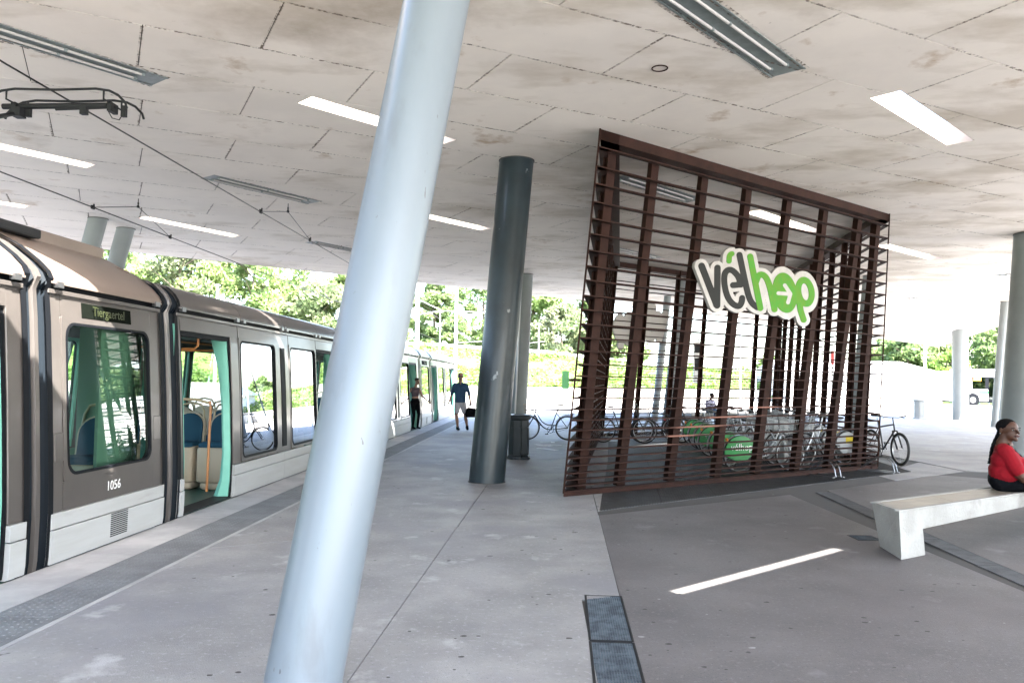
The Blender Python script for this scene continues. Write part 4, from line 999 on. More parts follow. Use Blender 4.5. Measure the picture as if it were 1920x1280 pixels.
    if style=='hire':
        for s in(-1,1):
            q=MB(); o=[(xr+(R+.0)*math.cos(a),(R+.0)*math.sin(a)+R) for a in np.linspace(.08*PI,1.0*PI,16)]+[(xr-.12,R-.10),(xr+.10,R-.12)]
            q.loft([[(x,s*.062,z) for x,z in o],[(x,s*.068,z) for x,z in o]]); gd=q.obj('skirt_guard','green_guard' if body!='bike_silver2' else 'grey_guard',t,label=None)
            if _vt[0] is None: _vt[0]=text_mesh('guard_text','vélhop',.17,.0008,'white_paint')
            o2=share('guard_text',_vt[0],gd,(xr+.02,s*.0695,R+.13),(PI/2,0,0 if s<0 else PI))
    return t
def smooth_path3(p,k=2):
    p=[Vector(a) for a in p]
    for _ in range(k):
        q=[p[0]]
        for a,b in zip(p[:-1],p[1:]): q += [a.lerp(b,.25),a.lerp(b,.75)]
        p=q+[p[-1]]
    return p
_vt=[None]
bike('city','black step-through bicycle with a wicker basket, between the litter bin and the cage',(1.02,21.7,0),PI+.02)
bike('city','black city bicycle with a wire basket, leftmost inside the cage',(2.98,21.0,0),-.10,None)
bike('mtb','dark bicycle with a straight top tube, second from the left inside the cage',(4.05,21.15,0),PI+.12,None,'bike_black')
bike('city','black city bicycle without basket behind the fourth upright of the cage',(5.0,21.9,0),.15,None,'bike_black',False)
bike('mtb','black and white mountain bike leaning at the right outer side of the cage',(7.80,16.53,0),-PI/2+.07,None,'bike_black')
hb=bike('hire','hire bicycle with green guard nearest in the row',(4.62,14.45,0),.30,'green hire bicycles parked in a row in the cage','bike_silver')
lab_=['second hire bicycle with green guard in the row from the front','third hire bicycle with green guard from the front of the row','fourth hire bicycle with green guard, middle of the row','fifth hire bicycle with green guard from the front of the row','sixth hire bicycle with green guard from the front','farthest hire bicycle with green guard at the back end of the row']
for i,l in enumerate(lab_): dup(hb,l,(4.62+.10*(i+1)+.02*(i%2),14.45+1.02*(i+1),0),.30+.05*math.sin(i*2.1))
hb2=bike('hire','silver hire bicycle with grey guard and yellow patch, nearest at the right',(6.25,15.75,0),PI+.45,'grey hire bicycles facing the green row','bike_silver')
for ch in list(hb2.children):
    if ch.name.startswith('skirt_guard'):
        ch.data=ch.data.copy(); ch.data.materials.clear(); ch.data.materials.append(MT['grey_guard'])
        for c2 in list(ch.children): bpy.data.objects.remove(c2)
        q=MB(); s=1 if ch.data.vertices[0].co.y>0 else -1; q.box((-.60,s*.071,.52),(.22,.004,.16)); q.obj('yellow_patch','yellow',ch)
for i,l in enumerate(['silver hire bicycle with grey guard, second from the front at the right','silver hire bicycle with grey guard, third from the front at the right','silver hire bicycle with grey guard, fourth at the right','silver hire bicycle with grey guard, last of the right row']):
    dup(hb2,l,(6.25+.16*(i+1),15.75+1.05*(i+1),0),PI+.45+.05*math.cos(i*1.7))
# docking posts between the two rows, and low racks
for i in range(6):
    t=thing('docking_post',['docking post nearest the cage front between the hire bicycle rows','docking post second from the cage front','docking post third from the cage front','docking post fourth from the cage front','docking post fifth from the cage front','docking post farthest from the cage front'][i],'docking post',(5.45+.13*i,15.2+1.02*i,0),.3,'docking posts of the hire bicycles')
    q=MB(); q.b2(-.05,.05,-.09,.09,0,.78); q.obj('post','grey_guard',t,False,.01); q=MB(); q.b2(-.06,.06,-.10,.10,.785,.84); q.obj('cap','bike_silver',t,False,.01); q=MB(); q.b2(-.12,.12,-.14,.14,.0,.012); q.obj('foot_plate','metal',t)
def rack(label,x,y,rz):
    t=thing('bike_rack',label,'bike rack',(x,y,0),rz,'low metal bike racks')
    q=MB(); q.bar((-.35,-.12,.012),(.35,-.12,.012),.05,.022); q.bar((-.35,.12,.012),(.35,.12,.012),.05,.022); q.obj('base_rail','metal',t)
    for s in(-.06,.06): q=MB(); q.tube(smooth_path3([(-.34,s,.02),(-.30,s,.20),(-.15,s,.30),(.05,s,.26),(.34,s,.02)]),.010,6); q.obj('hoop','metal',t,True)
p=G(1645,884); rack('low metal bike rack at the bottom right corner of the cage',p.x,p.y,2.3)
p=G(1553,893); rack('low metal bike rack lying at the front foot of the cage',p.x-.05,p.y+.1,2.0)
for i,(x,y) in enumerate(((2.9,21.5),(4.0,21.6),(5.0,22.4))): rack(['low metal bike rack under the leftmost bicycle in the cage','low metal bike rack under the second bicycle in the cage','low metal bike rack behind the fourth upright'][i],x,y,0)
# white marks painted on the ground by the bicycle
q=MB(); mk=[[(-.62,-.10),(-.40,-.16),(-.42,-.06),(-.30,-.06),(.30,-.36),(.05,-.52),(.05,-.40),(-.25,-.22),(-.45,-.24)]]
def stroke(pts,wd,z=.004):
    for k,(a,b) in enumerate(zip(pts[:-1],pts[1:])): q.bar((a[0],a[1],z+.0003*k),(b[0],b[1],z+.0003*k),wd,.002)
stroke([(.62,18.9),(.74,18.9),(1.08,18.45)],.16); stroke([(.62,20.1),(.82,19.85),(1.05,20.05),(1.28,19.95)],.11); stroke([(.66,19.75),(.9,19.55),(1.02,19.72)],.09,.006); stroke([(.78,20.9),(1.12,21.0),(1.10,20.7)],.10)
tag(q.obj('road_marking','white_paint'),'white bicycle and arrow marks painted on the paving left of the cage','road marking')
# ================================================================ PEOPLE
def capsule(q,a,b,ra,rb,n=12):
    a=Vector(a); b=Vector(b); d=b-a; Ln=d.length; d=d.normalized() if Ln>1e-6 else Vector((0,0,1)); u=d.orthogonal().normalized(); v=d.cross(u)
    rings=[]
    for k in range(1,5): t=PI/2*(1-k/4); rings.append((a-d*ra*math.sin(t), ra*math.cos(t)))
    for k in range(0,4): t=PI/2*k/4; rings.append((b+d*rb*math.sin(t), rb*math.cos(t)))
    q.loft([[c+(u*math.cos(2*PI*i/n)+v*math.sin(2*PI*i/n))*r for i in range(n)] for c,r in rings],True,True)
def body(name,prims,ells,mats,parent,voxel=.010,smooth=5):
    """one continuous skin grown over tapered limbs; prims: (a,b,ra,rb,material); ells: (centre,radii,rotz,material)"""
    q=MB()
    for a,b,ra,rb,mi in prims: capsule(q,a,b,ra,rb)
    for c_,r_,rz_,mi in ells:
        p=MB(); p.ell((0,0,0),r_,18,12); M=Matrix.Rotation(rz_,3,'Z'); q.add([M@Vector(v)+Vector(c_) for v in p.v],p.f)
    me=bpy.data.meshes.new('tmp'); me.from_pydata(q.v,[],q.f); o=bpy.data.objects.new('tmp',me); C.objects.link(o)
    r=o.modifiers.new('r','REMESH'); r.mode='VOXEL'; r.voxel_size=voxel
    s=o.modifiers.new('s','SMOOTH'); s.iterations=smooth; s.factor=.6
    dg=bpy.context.evaluated_depsgraph_get(); m2=bpy.data.meshes.new_from_object(o.evaluated_get(dg)); bpy.data.objects.remove(o); m2.name=name
    m2.materials.clear()
    for m_ in mats: m2.materials.append(MT[m_])
    n=len(m2.polygons); cc=np.zeros(n*3); m2.polygons.foreach_get('center',cc); cc=cc.reshape(-1,3); best=np.full(n,1e9); idx=np.zeros(n,int)
    for a,b,ra,rb,mi in prims:
        a=np.array(a,float); b=np.array(b,float); d=b-a; t=np.clip(((cc-a)@d)/(d@d+1e-9),0,1); D=np.linalg.norm(cc-a-t[:,None]*d,axis=1)-(ra+(rb-ra)*t); k=D<best; best[k]=D[k]; idx[k]=mi
    for c_,r_,rz_,mi in ells:
        r_=np.array(r_); cs,sn=math.cos(-rz_),math.sin(-rz_); p=cc-np.array(c_); p=np.stack([p[:,0]*cs-p[:,1]*sn,p[:,0]*sn+p[:,1]*cs,p[:,2]],1); D=(np.linalg.norm(p/r_,axis=1)-1)*r_.min(); k=D<best; best[k]=D[k]; idx[k]=mi
    m2.polygons.foreach_set('material_index',idx.astype(np.int32)); m2.polygons.foreach_set('use_smooth',[True]*n); m2.update()
    o=bpy.data.objects.new(name,m2); C.objects.link(o); o.parent=parent; return o
def hand(wr,dirn,side,r=.011):
    """palm, four unequal bent fingers and a thumb as limbs of the body"""
    wr=Vector(wr); d=Vector(dirn).normalized(); s=Vector(side).normalized(); nrm=d.cross(s); out=[(wr,wr+d*.075,.026,.030,0)]
    for k,(ln,o_) in enumerate(((.065,-.030),(.075,-.010),(.070,.010),(.055,.029))):
        a=wr+d*.08+s*o_; b=a+(d*.8+nrm*.35)*ln*.55; c_=b+(d*.45+nrm*.8)*ln*.5; out += [(a,b,.0095,.009,0),(b,c_,.009,.0075,0)]
    a=wr+d*.02-s*.026; b=a+(d*.6-s*.7+nrm*.2)*.04; out += [(a,b,.012,.010,0),(b,b+(d*.8+nrm*.4)*.03,.010,.008,0)]
    return out
def face(parent,hc,yaw,sc,skin,glasses=False,lips='lip',child=True):
    """eyes, brows, mouth on a head at hc facing yaw (0 = towards -y)"""
    M=Matrix.Rotation(yaw,3,'Z'); T=lambda x,y,z: Vector(hc)+M@Vector((x*sc,y*sc,z*sc))
    q=MB()
    for s in(-1,1): p=MB(); p.ell((0,0,0),(.013*sc,.007*sc,.0055*sc),10,6); q.add([M@Vector(v)+T(s*.033,-.084,.012) for v in p.v],p.f)
    e=q.obj('eyes','eye_white',parent,True)
    q=MB()
    for s in(-1,1): p=MB(); p.ell((0,0,0),(.0072*sc,.005*sc,.0062*sc),8,5); q.add([M@Vector(v)+T(s*.033,-.089,.012) for v in p.v],p.f)
    q.obj('pupils','eye_dark',e,True)
    q=MB()
    for s in(-1,1): q.tube([T(s*.018,-.090,.033),T(s*.035,-.089,.038),T(s*.052,-.078,.032)],.0035*sc,5)
    q.obj('eyebrows','hair_black',parent,True)
    q=MB(); q.tube([T(-.022,-.094,-.047),T(-.008,-.103,-.043),T(.008,-.103,-.043),T(.022,-.094,-.047)],.0055*sc,6); q.tube([T(-.018,-.095,-.052),T(0,-.103,-.056),T(.018,-.095,-.052)],.0065*sc,6); q.obj('mouth',lips,parent,True)
    if glasses:
        q=MB()
        for s in(-1,1): p=MB(); p.ell((0,0,0),(.030*sc,.007*sc,.024*sc),12,7); q.add([M@Vector(v)+T(s*.034,-.110,.010) for v in p.v],p.f); q.tube([T(s*.062,-.104,.018),T(s*.082,0,.022)],.004*sc,4)
        q.tube([T(-.01,-.112,.018),T(.01,-.112,.018)],.003,4); q.obj('sunglasses','eye_dark',parent,True)
def head_prims(hc,yaw,sc=1,mi=0):
    M=Matrix.Rotation(yaw,3,'Z'); T=lambda x,y,z: tuple(Vector(hc)+M@Vector((x*sc,y*sc,z*sc)))
    ells=[(T(0,.012,.03),(.076*sc,.094*sc,.088*sc),yaw,mi),(T(0,-.022,-.04),(.056*sc,.062*sc,.068*sc),yaw,mi)]
    pr=[(T(0,-.094,.012),T(0,-.114,-.018),.009*sc,.0135*sc,mi),(T(-.012,-.104,-.022),T(.012,-.104,-.022),.008*sc,.008*sc,mi),(T(0,-.075,-.088),T(0,-.070,-.086),.022*sc,.02*sc,mi)]
    for s in(-1,1): pr.append((T(s*.078,.012,.02),T(s*.080,.016,-.018),.014*sc,.010*sc,mi))
    return pr,ells
# --- walking man (faces -y)
mn=thing('person','man in a blue denim shirt and white shorts walking with a black bag','person',(-1.63,25.3,0),.08)
sk,sh,so2,sc_=0,1,2,3
hp,he=head_prims((0,-.03,1.70),.10,1.1)
pr=[((0,0,1.50),(0,-.02,1.62),.064,.062,0),((0,-.01,1.47),(0,0,1.50),.07,.062,0)]+hp
pr+=[((-.13,0,1.43),(.13,0,1.43),.085,.085,1),((-.075,0,1.32),(-.06,0,1.0),.118,.115,1),((.075,0,1.32),(.06,0,1.0),.118,.115,1),((-.065,0,1.0),(.065,0,1.0),.122,.122,1),((-.06,0,.93),(.06,0,.93),.124,.124,1)]
pr+=[((-.19,0,1.44),(-.26,.03,1.17),.062,.052,1),((.19,0,1.44),(.28,.04,1.17),.062,.052,1),((-.255,.028,1.19),(-.272,.02,1.13),.050,.048,1),((.275,.038,1.19),(.288,.035,1.13),.050,.048,1)]
pr+=[((-.272,.02,1.13),(-.345,-.08,.93),.042,.028,0),((.288,.035,1.13),(.325,-.01,.90),.042,.028,0)]
pr+=hand((-.35,-.085,.92),(-.25,-.25,-.9),(0,1,-.2))+hand((.328,-.01,.89),(.05,-.05,-1),(0,-1,0))
pr+=[((-.08,0,.86),(-.105,-.03,.60),.108,.088,2),((.08,0,.86),(.14,.02,.60),.108,.088,2),((-.06,0,.88),(.06,0,.88),.118,.118,2)]
pr+=[((-.105,-.03,.58),(-.115,-.05,.48),.068,.058,0),((.145,.02,.58),(.17,.03,.48),.068,.058,0),((-.115,-.05,.48),(-.09,-.03,.32),.054,.058,0),((-.09,-.03,.32),(-.07,.0,.11),.056,.036,0),((.17,.03,.48),(.20,.10,.32),.054,.058,0),((.20,.10,.32),(.235,.16,.13),.056,.036,0)]
pr+=[((-.07,.03,.055),(-.03,-.13,.045),.052,.040,3),((.24,.18,.07),(.255,.02,.045),.052,.040,3),((-.07,.01,.12),(-.07,.01,.08),.045,.05,3),((.236,.165,.14),(.24,.165,.09),.045,.05,3)]
body('body',pr,he,['skin_light','denim','shorts','black_cloth'],mn,.011)
face(mn,(0,-.03,1.70),.10,1.1,'skin_light',True)
q=MB(); q.ell((0,.02,1.765),(.088,.104,.072),16,10); q.ell((0,-.03,1.81),(.062,.062,.032),14,8); q.obj('hair','hair_brown',mn,True)
q=MB(); q.tube([(-.06,-.117,1.40),(0,-.127,1.30),(.012,-.125,1.0)],.003,4); q.add([(-.07,-.075,1.52),(0,-.118,1.38),(-.03,-.09,1.53)],[(0,1,2)]); q.add([(.07,-.075,1.52),(0,-.118,1.38),(.03,-.09,1.53)],[(0,2,1)]); q.obj('collar','denim',mn)
bg_=thing('handbag','black bag hanging from the hand of the walking man','bag',(-1.63+.36,25.28,.42),.1)
q=MB(); q.loft([[(-.15,-.06,0),(.17,-.06,0),(.17,.06,0),(-.15,.06,0)],[(-.20,-.09,.10),(.22,-.09,.10),(.22,.09,.10),(-.20,.09,.10)],[(-.15,-.06,.27),(.17,-.06,.25),(.17,.06,.25),(-.15,.06,.27)],[(-.11,-.02,.31),(.12,-.02,.29),(.12,.02,.29),(-.11,.02,.31)]]); q.obj('bag_body','black_cloth',bg_,50)
q=MB()
for s in(-.03,.03): q.tube(smooth_path3([(-.10,s,.28),(-.07,s,.40),(0,s*.3,.43),(.06,s,.40),(.11,s,.27)]),.008,5)
q.obj('handle','black_cloth',bg_,True)
# --- woman stepping out of the tram
wm=thing('person','young woman in a dark crop top and black trousers stepping out of a tram door','person',(-3.10,25.55,0.0),.65)
hp,he=head_prims((.02,-.09,1.535),.0,.92)
hp=[(Vector(a)+Vector((0,-.0,0)),b,ra,rb,mi) for a,b,ra,rb,mi in hp]
pr=[((0,.01,1.34),(.01,-.04,1.46),.045,.045,0)]+hp
pr+=[((-.11,.01,1.29),(.11,.01,1.29),.058,.058,1),((-.06,0,1.18),(.06,0,1.18),.088,.088,1),((-.05,.0,1.10),(.05,.0,1.10),.078,.078,1),((-.05,0,1.02),(.05,0,1.02),.072,.075,0),((-.05,0,.94),(.05,0,.94),.085,.09,2),((-.07,.01,.86),(.07,.01,.86),.098,.098,2)]
pr+=[((-.15,.01,1.29),(-.26,.10,1.06),.042,.034,0),((-.26,.10,1.06),(-.38,.02,.86),.032,.022,0),((.15,.01,1.29),(.24,-.05,1.06),.042,.034,0),((.24,-.05,1.06),(.34,-.22,.92),.032,.022,0)]
pr+=hand((-.385,.015,.85),(-.4,-.2,-.8),(0,1,0),.01)+hand((.345,-.225,.915),(.4,-.6,-.4),(0,.3,1),.01)
pr+=[((-.07,.02,.84),(-.05,-.02,.47),.085,.055,2),((-.05,-.02,.47),(-.03,.06,.10),.052,.038,2),((.07,0,.84),(.09,-.10,.48),.085,.055,2),((.09,-.10,.48),(.08,-.06,.12),.052,.038,2),((-.03,.08,.05),(-.02,-.06,.04),.04,.03,2),((.08,-.04,.06),(.09,-.19,.04),.04,.03,2)]
body('body',pr,he,['skin_light','mauve_cloth','black_cloth'],wm,.011)
face(wm,(.02,-.09,1.535),0,.92,'skin_light')
q=MB(); q.ell((.02,-.065,1.588),(.080,.092,.070),16,10); q.ell((.02,.035,1.60),(.035,.045,.035),12,8); q.obj('hair','hair_brown',wm,True)
# --- seated woman in red on the bench
def local(o,p): return o.matrix_basis.inverted()@Vector(p)
wr_=thing('person','woman in a red shirt and black trousers with a long braid sitting on the bench','person',(5.60,8.98,.456),math.radians(62)); wr_.scale=(1.14,1.14,1.0)
# local frame: faces -y; rz turns her towards the right
hd_=(.0,-.035,.658); yw=math.radians(-52)
hp,he=head_prims(hd_,yw,1.06)
pr=[((0,.03,.50),(0,-.01,.60),.058,.056,0),((-.01,-.02,.50),(.01,-.02,.50),.05,.05,0)]+hp
pr+=[((-.14,.02,.44),(.14,.02,.44),.075,.075,1),((-.12,.0,.33),(.12,.0,.33),.135,.135,1),((-.11,-.10,.30),(.11,-.10,.30),.085,.085,1),((-.10,-.0,.20),(.10,.0,.20),.15,.15,1),((-.07,-.09,.19),(.07,-.09,.19),.11,.11,1)]
pr+=[((-.19,.01,.44),(-.235,-.08,.24),.078,.070,1),((.19,.01,.44),(.235,-.08,.24),.078,.070,1)]
pr+=[((-.235,-.08,.23),(-.24,-.14,.15),.058,.048,0),((.235,-.08,.23),(.24,-.14,.15),.058,.048,0),((-.24,-.14,.15),(-.10,-.36,.17),.046,.030,0),((.24,-.14,.15),(.10,-.36,.17),.046,.030,0)]
pr+=hand((-.09,-.37,.17),(.4,-.8,-.1),(0,0,1))+hand((.09,-.37,.17),(-.4,-.8,-.1),(0,0,-1))
pr+=[((-.10,.03,.10),(.10,.03,.10),.125,.125,2),((-.11,0,.09),(-.14,-.42,.10),.108,.080,2),((.11,0,.09),(.14,-.42,.10),.108,.080,2),((-.14,-.42,.10),(-.14,-.46,-.34),.074,.050,2),((.14,-.42,.10),(.14,-.46,-.34),.074,.050,2)]
pr+=[((-.14,-.44,-.41),(-.15,-.60,-.42),.042,.034,3),((.14,-.44,-.41),(.15,-.60,-.42),.042,.034,3)]
body('body',pr,he,['skin_dark','red_shirt','black_cloth','leather'],wr_,.009,4)
face(wr_,hd_,yw,1.06,'skin_dark',False)
M=Matrix.Rotation(yw,3,'Z'); T=lambda x,y,z: Vector(hd_)+M@Vector((x,y,z))
q=MB(); p=MB(); p.ell((0,0,0),(.089,.104,.092),20,12); q.add([M@Vector(v)+T(0,.032,.046) for v in p.v],p.f)
for k in range(11):     # braided rows running back over the head
    a=(-5+k)/5*.95; q.tube([T(.070*math.sin(a),-.055+.02*abs(a),.085-.03*abs(a)),T(.082*math.sin(a),.02,.128-.055*abs(a)),T(.06*math.sin(a),.11,.07-.03*abs(a))],.010,6)
q.obj('hair','hair_black',wr_,True)
q=MB()
bp=[T(0,.11,.02),T(-.01,.125,-.05),Vector((-.03,.10,.51)),Vector((-.04,.12,.42)),Vector((-.05,.13,.34)),Vector((-.05,.145,.28))]
bp=smooth_path3(bp,2); q.tube(bp,[.017-.011*i/len(bp)+.004*(i%2) for i in range(len(bp))],8)
q.tube([v+Vector((.015,.006,0)) for v in bp],[.014-.009*i/len(bp)+.003*((i+1)%2) for i in range(len(bp))],6); q.obj('braid','hair_black',wr_,True)
for sx_ in(-.088,.088): q=MB(); q.ell(tuple(T(sx_,.016,-.03)),(.007,.007,.008),8,6); q.obj('earring','metal',wr_,True)
q=MB(); q.bar((-.12,-.02,.512),(.10,-.20,.30),.035,.006,up=(0,-1,.4)); q.obj('bag_strap','black_cloth',wr_)
# --- second seated woman, mostly out of the photo
w2=thing('person','person in a teal top cut by the right edge of the photo','person',(6.30,9.45,.456),math.radians(40))
hp,he=head_prims((0,-.03,.66),0)
pr=[((0,.02,.50),(0,-.01,.60),.05,.05,0)]+hp+[((-.13,.02,.44),(.13,.02,.44),.068,.068,1),((-.09,0,.32),(.09,0,.32),.12,.12,1),((-.08,0,.18),(.08,0,.18),.12,.12,1),((-.18,.01,.43),(-.23,-.03,.20),.055,.048,1),((.18,.01,.43),(.23,-.03,.20),.055,.048,1),((-.23,-.03,.20),(-.12,-.26,.15),.042,.03,0),((.23,-.03,.20),(.12,-.26,.15),.042,.03,0)]
pr+=hand((-.11,-.27,.15),(.4,-.8,-.1),(0,0,1))+hand((.11,-.27,.15),(-.4,-.8,-.1),(0,0,-1))
pr+=[((-.1,.02,.09),(.1,.02,.09),.11,.11,2),((-.1,0,.09),(-.12,-.42,.09),.09,.07,2),((.1,0,.09),(.12,-.42,.09),.09,.07,2),((-.12,-.42,.09),(-.12,-.44,-.36),.066,.045,2),((.12,-.42,.09),(.12,-.44,-.36),.066,.045,2),((-.12,-.43,-.41),(-.12,-.58,-.42),.04,.03,2),((.12,-.43,-.41),(.12,-.58,-.42),.04,.03,2)]
body('body',pr,he,['skin_light','teal_shirt','black_cloth'],w2,.012); face(w2,(0,-.03,.66),0,1,'skin_light')
q=MB(); q.ell((0,.02,.70),(.105,.11,.11),16,10); q.ell((0,.06,.60),(.11,.07,.13),14,9); q.obj('hair','hair_brown',w2,True)
# --- man in a plaid shirt sitting beyond the cage
w3=thing('person','man in a checked shirt sitting beyond the cage, looking down at his hands','person',(7.85,31.2,.45),.5)
hp,he=head_prims((0,-.10,.66),.1)
pr=[((0,0,.50),(0,-.06,.60),.052,.052,0)]+hp+[((-.14,.0,.44),(.14,.0,.44),.08,.08,1),((-.09,0,.30),(.09,0,.30),.125,.125,1),((-.08,0,.16),(.08,0,.16),.12,.12,1),((-.19,.0,.43),(-.25,-.05,.20),.058,.05,1),((.19,.0,.43),(.25,-.05,.20),.058,.05,1),((-.25,-.05,.20),(-.07,-.28,.24),.04,.03,0),((.25,-.05,.20),(.07,-.28,.24),.04,.03,0)]
pr+=hand((-.06,-.28,.24),(.5,-.6,.3),(0,0,1))+hand((.06,-.28,.24),(-.5,-.6,.3),(0,0,-1))
pr+=[((-.1,.02,.09),(.1,.02,.09),.11,.11,2),((-.1,0,.09),(-.14,-.42,.09),.09,.07,2),((.1,0,.09),(.14,-.42,.09),.09,.07,2),((-.14,-.42,.09),(-.14,-.44,-.36),.066,.045,2),((.14,-.42,.09),(.14,-.44,-.36),.066,.045,2),((-.14,-.43,-.40),(-.14,-.58,-.41),.04,.03,2),((.14,-.43,-.40),(.14,-.58,-.41),.04,.03,2)]
body('body',pr,he,['skin_dark','plaid','denim'],w3,.012); face(w3,(0,-.10,.66),.1,1,'skin_dark')
q=MB(); q.ell((0,-.08,.725),(.083,.10,.065),14,9); q.obj('hair','hair_black',w3,True)
bl=thing('bench','low concrete bench beyond the cage under the man in the checked shirt','bench',(7.9,31.35,0),.5)
q=MB(); q.b2(-1.2,1.2,-.25,.3,.25,.445); q.obj('seat','bench_concrete',bl,False,.01)
for s in(-.95,.95): q=MB(); q.b2(s-.15,s+.15,-.22,.27,0,.249); q.obj('leg','bench_concrete',bl,False,.01)
# ================================================================ BACKGROUND
def bank_top(x): return float(np.interp(x,[-90,-30,-8,4,14,24,34,60],[6.5,5.6,4.9,4.3,3.2,2.9,1.6,.8]))
q=MB(); xs=np.linspace(-110,62,60)
for i in range(len(xs)-1):
    pass
rings=[]
for x in xs:
    h=bank_top(x); k=random.uniform(-.15,.15); rings.append([(x,75.02,-.4),(x,75.03,.9+k*.2),(x,78.5,.9+(h-.9)*.38+k),(x,82,.9+(h-.9)*.75-k),(x,86,h+k*.3),(x,110,h+.4),(x,112,-.4)])
q.loft(rings,False,False); structure(q.obj('hill','bank_soil',None,60))
q=MB(); q.b2(-110,30,74.6,75,-.4,1.04); wl=tag(q.obj('retaining_wall','wall_concrete'),'low pale concrete wall along the foot of the green bank','wall')
def leafmesh(name,pts,nrm,size,mt,jit=.5,asp=1.0):
    n=len(pts); a=rng.normal(size=(n,3)); a/=np.linalg.norm(a,axis=1)[:,None]; b=np.cross(a,nrm+rng.normal(size=(n,3))*jit); b/=np.linalg.norm(b,axis=1)[:,None]+1e-9; c_=np.cross(a,b)
    s=size*(.6+.8*rng.random((n,1))); v=np.stack([pts-b*s,pts+a*s*.55*asp,pts+b*s,pts-a*s*.55*asp],1).reshape(-1,3)
    me=bpy.data.meshes.new(name); me.vertices.add(4*n); me.vertices.foreach_set('co',v.ravel()); me.loops.add(4*n); me.loops.foreach_set('vertex_index',np.arange(4*n,dtype=np.int32)); me.polygons.add(n); me.polygons.foreach_set('loop_start',np.arange(0,4*n,4,dtype=np.int32)); me.polygons.foreach_set('loop_total',np.full(n,4,dtype=np.int32)); me.materials.append(MT[mt]); me.update(); me.validate(); return me
n=70000; X=rng.uniform(-100,40,n); t_=rng.random(n); Y=75.1+t_*11.5; H=np.interp(X,[-90,-30,-8,4,14,24,34,60],[6.5,5.6,4.9,4.3,3.2,2.9,1.6,.8]); Z=.9+(H-.9)*np.clip(t_*1.05,0,1)+rng.random(n)*.5*(1+.8*np.sin(X*.9)*np.sin(Y*1.3))
pts=np.stack([X,Y,Z],1); sel=(np.sin(X*.35+1)*np.cos(Y*.6)+rng.normal(size=n)*.5)>0
for nm,k,mt,lb in(('bank_bushes',sel,'leaf_yellow','yellow-green ground cover on the bank'),('bank_bushes',~sel,'leaf_bright','darker green ground cover on the bank')):
    o=bpy.data.objects.new(nm,leafmesh(nm,pts[k],np.array([0,0,1.]),.20,mt)); C.objects.link(o); tag(o,lb,'ground cover',None,'stuff')
n=900; X=rng.uniform(-30,28,n); cl=np.round(X/5+rng.normal(size=n)*.1)*5+rng.normal(size=n)*.6; pts=np.stack([cl,72.8+rng.random(n)*.8,rng.random(n)*.7*np.exp(-np.abs(cl%5-2.5)*.2)],1)
o=bpy.data.objects.new('weeds',leafmesh('weeds',pts,np.array([0,0,1.]),.12,'leaf_bright')); C.objects.link(o); tag(o,'tufts of weeds at the foot of the low wall','weeds',None,'stuff')
def tree(label,x,y,z0,h,wd,mt,nl=6000,sz=.30,dens=.55,trunk=True,name='tree',cb=.18,seed=0,gap=.0):
    r=np.random.default_rng(int(abs(x*7+y*13+h*31))+seed); t=thing(name,label,name.split('_')[-1] if name!='shrub' else 'shrub',(x,y,z0))
    q=MB()
    if trunk:
        q.tube([(0,0,-.3),(.1,0,h*.25),(-.1,.1,h*.55),(.05,0,h*.85)],[h*.022+.05,h*.018+.03,h*.010+.02,.02],7)
        for k in range(9):
            a=r.random()*2*PI; z=h*(.2+.6*r.random()); l=wd*(.45-.2*z/h)
            q.tube([(0,0,z),(math.cos(a)*l*.6,math.sin(a)*l*.6,z+l*.5),(math.cos(a)*l,math.sin(a)*l,z+l*.7)],[h*.008+.02,.03,.012],5)
        q.obj('trunk','bark',t,True)
    nc=34; C_=[]; 
    for k in range(nc):
        z=h*(cb+(1-cb)*r.random()); prof=math.sin(PI*min(1,max(.06,(z/h-cb)/(1-cb)))**.75)**.6; a=r.random()*2*PI; rad=wd*.5*prof*math.sqrt(r.random())
        C_.append((rad*math.cos(a),rad*math.sin(a)*.8,z,wd*(.10+.10*r.random())))
    pts=[]
    for cx,cy,cz,cr_ in C_:
        m_=int(nl/nc*(.5+r.random())); p=r.normal(size=(m_,3)); p/=np.linalg.norm(p,axis=1)[:,None]; p*= (cr_*(.45+.6*r.random((m_,1)))); p[:,2]*=.7; pts.append(p+np.array([cx,cy,cz]))
    pts=np.concatenate(pts); me=leafmesh('crown',pts,np.array([0,0,1.]),sz,mt,1.5); o=bpy.data.objects.new('crown',me); C.objects.link(o); o.parent=t; return t
def bp_(u,Y): return at(u,700,Y).x
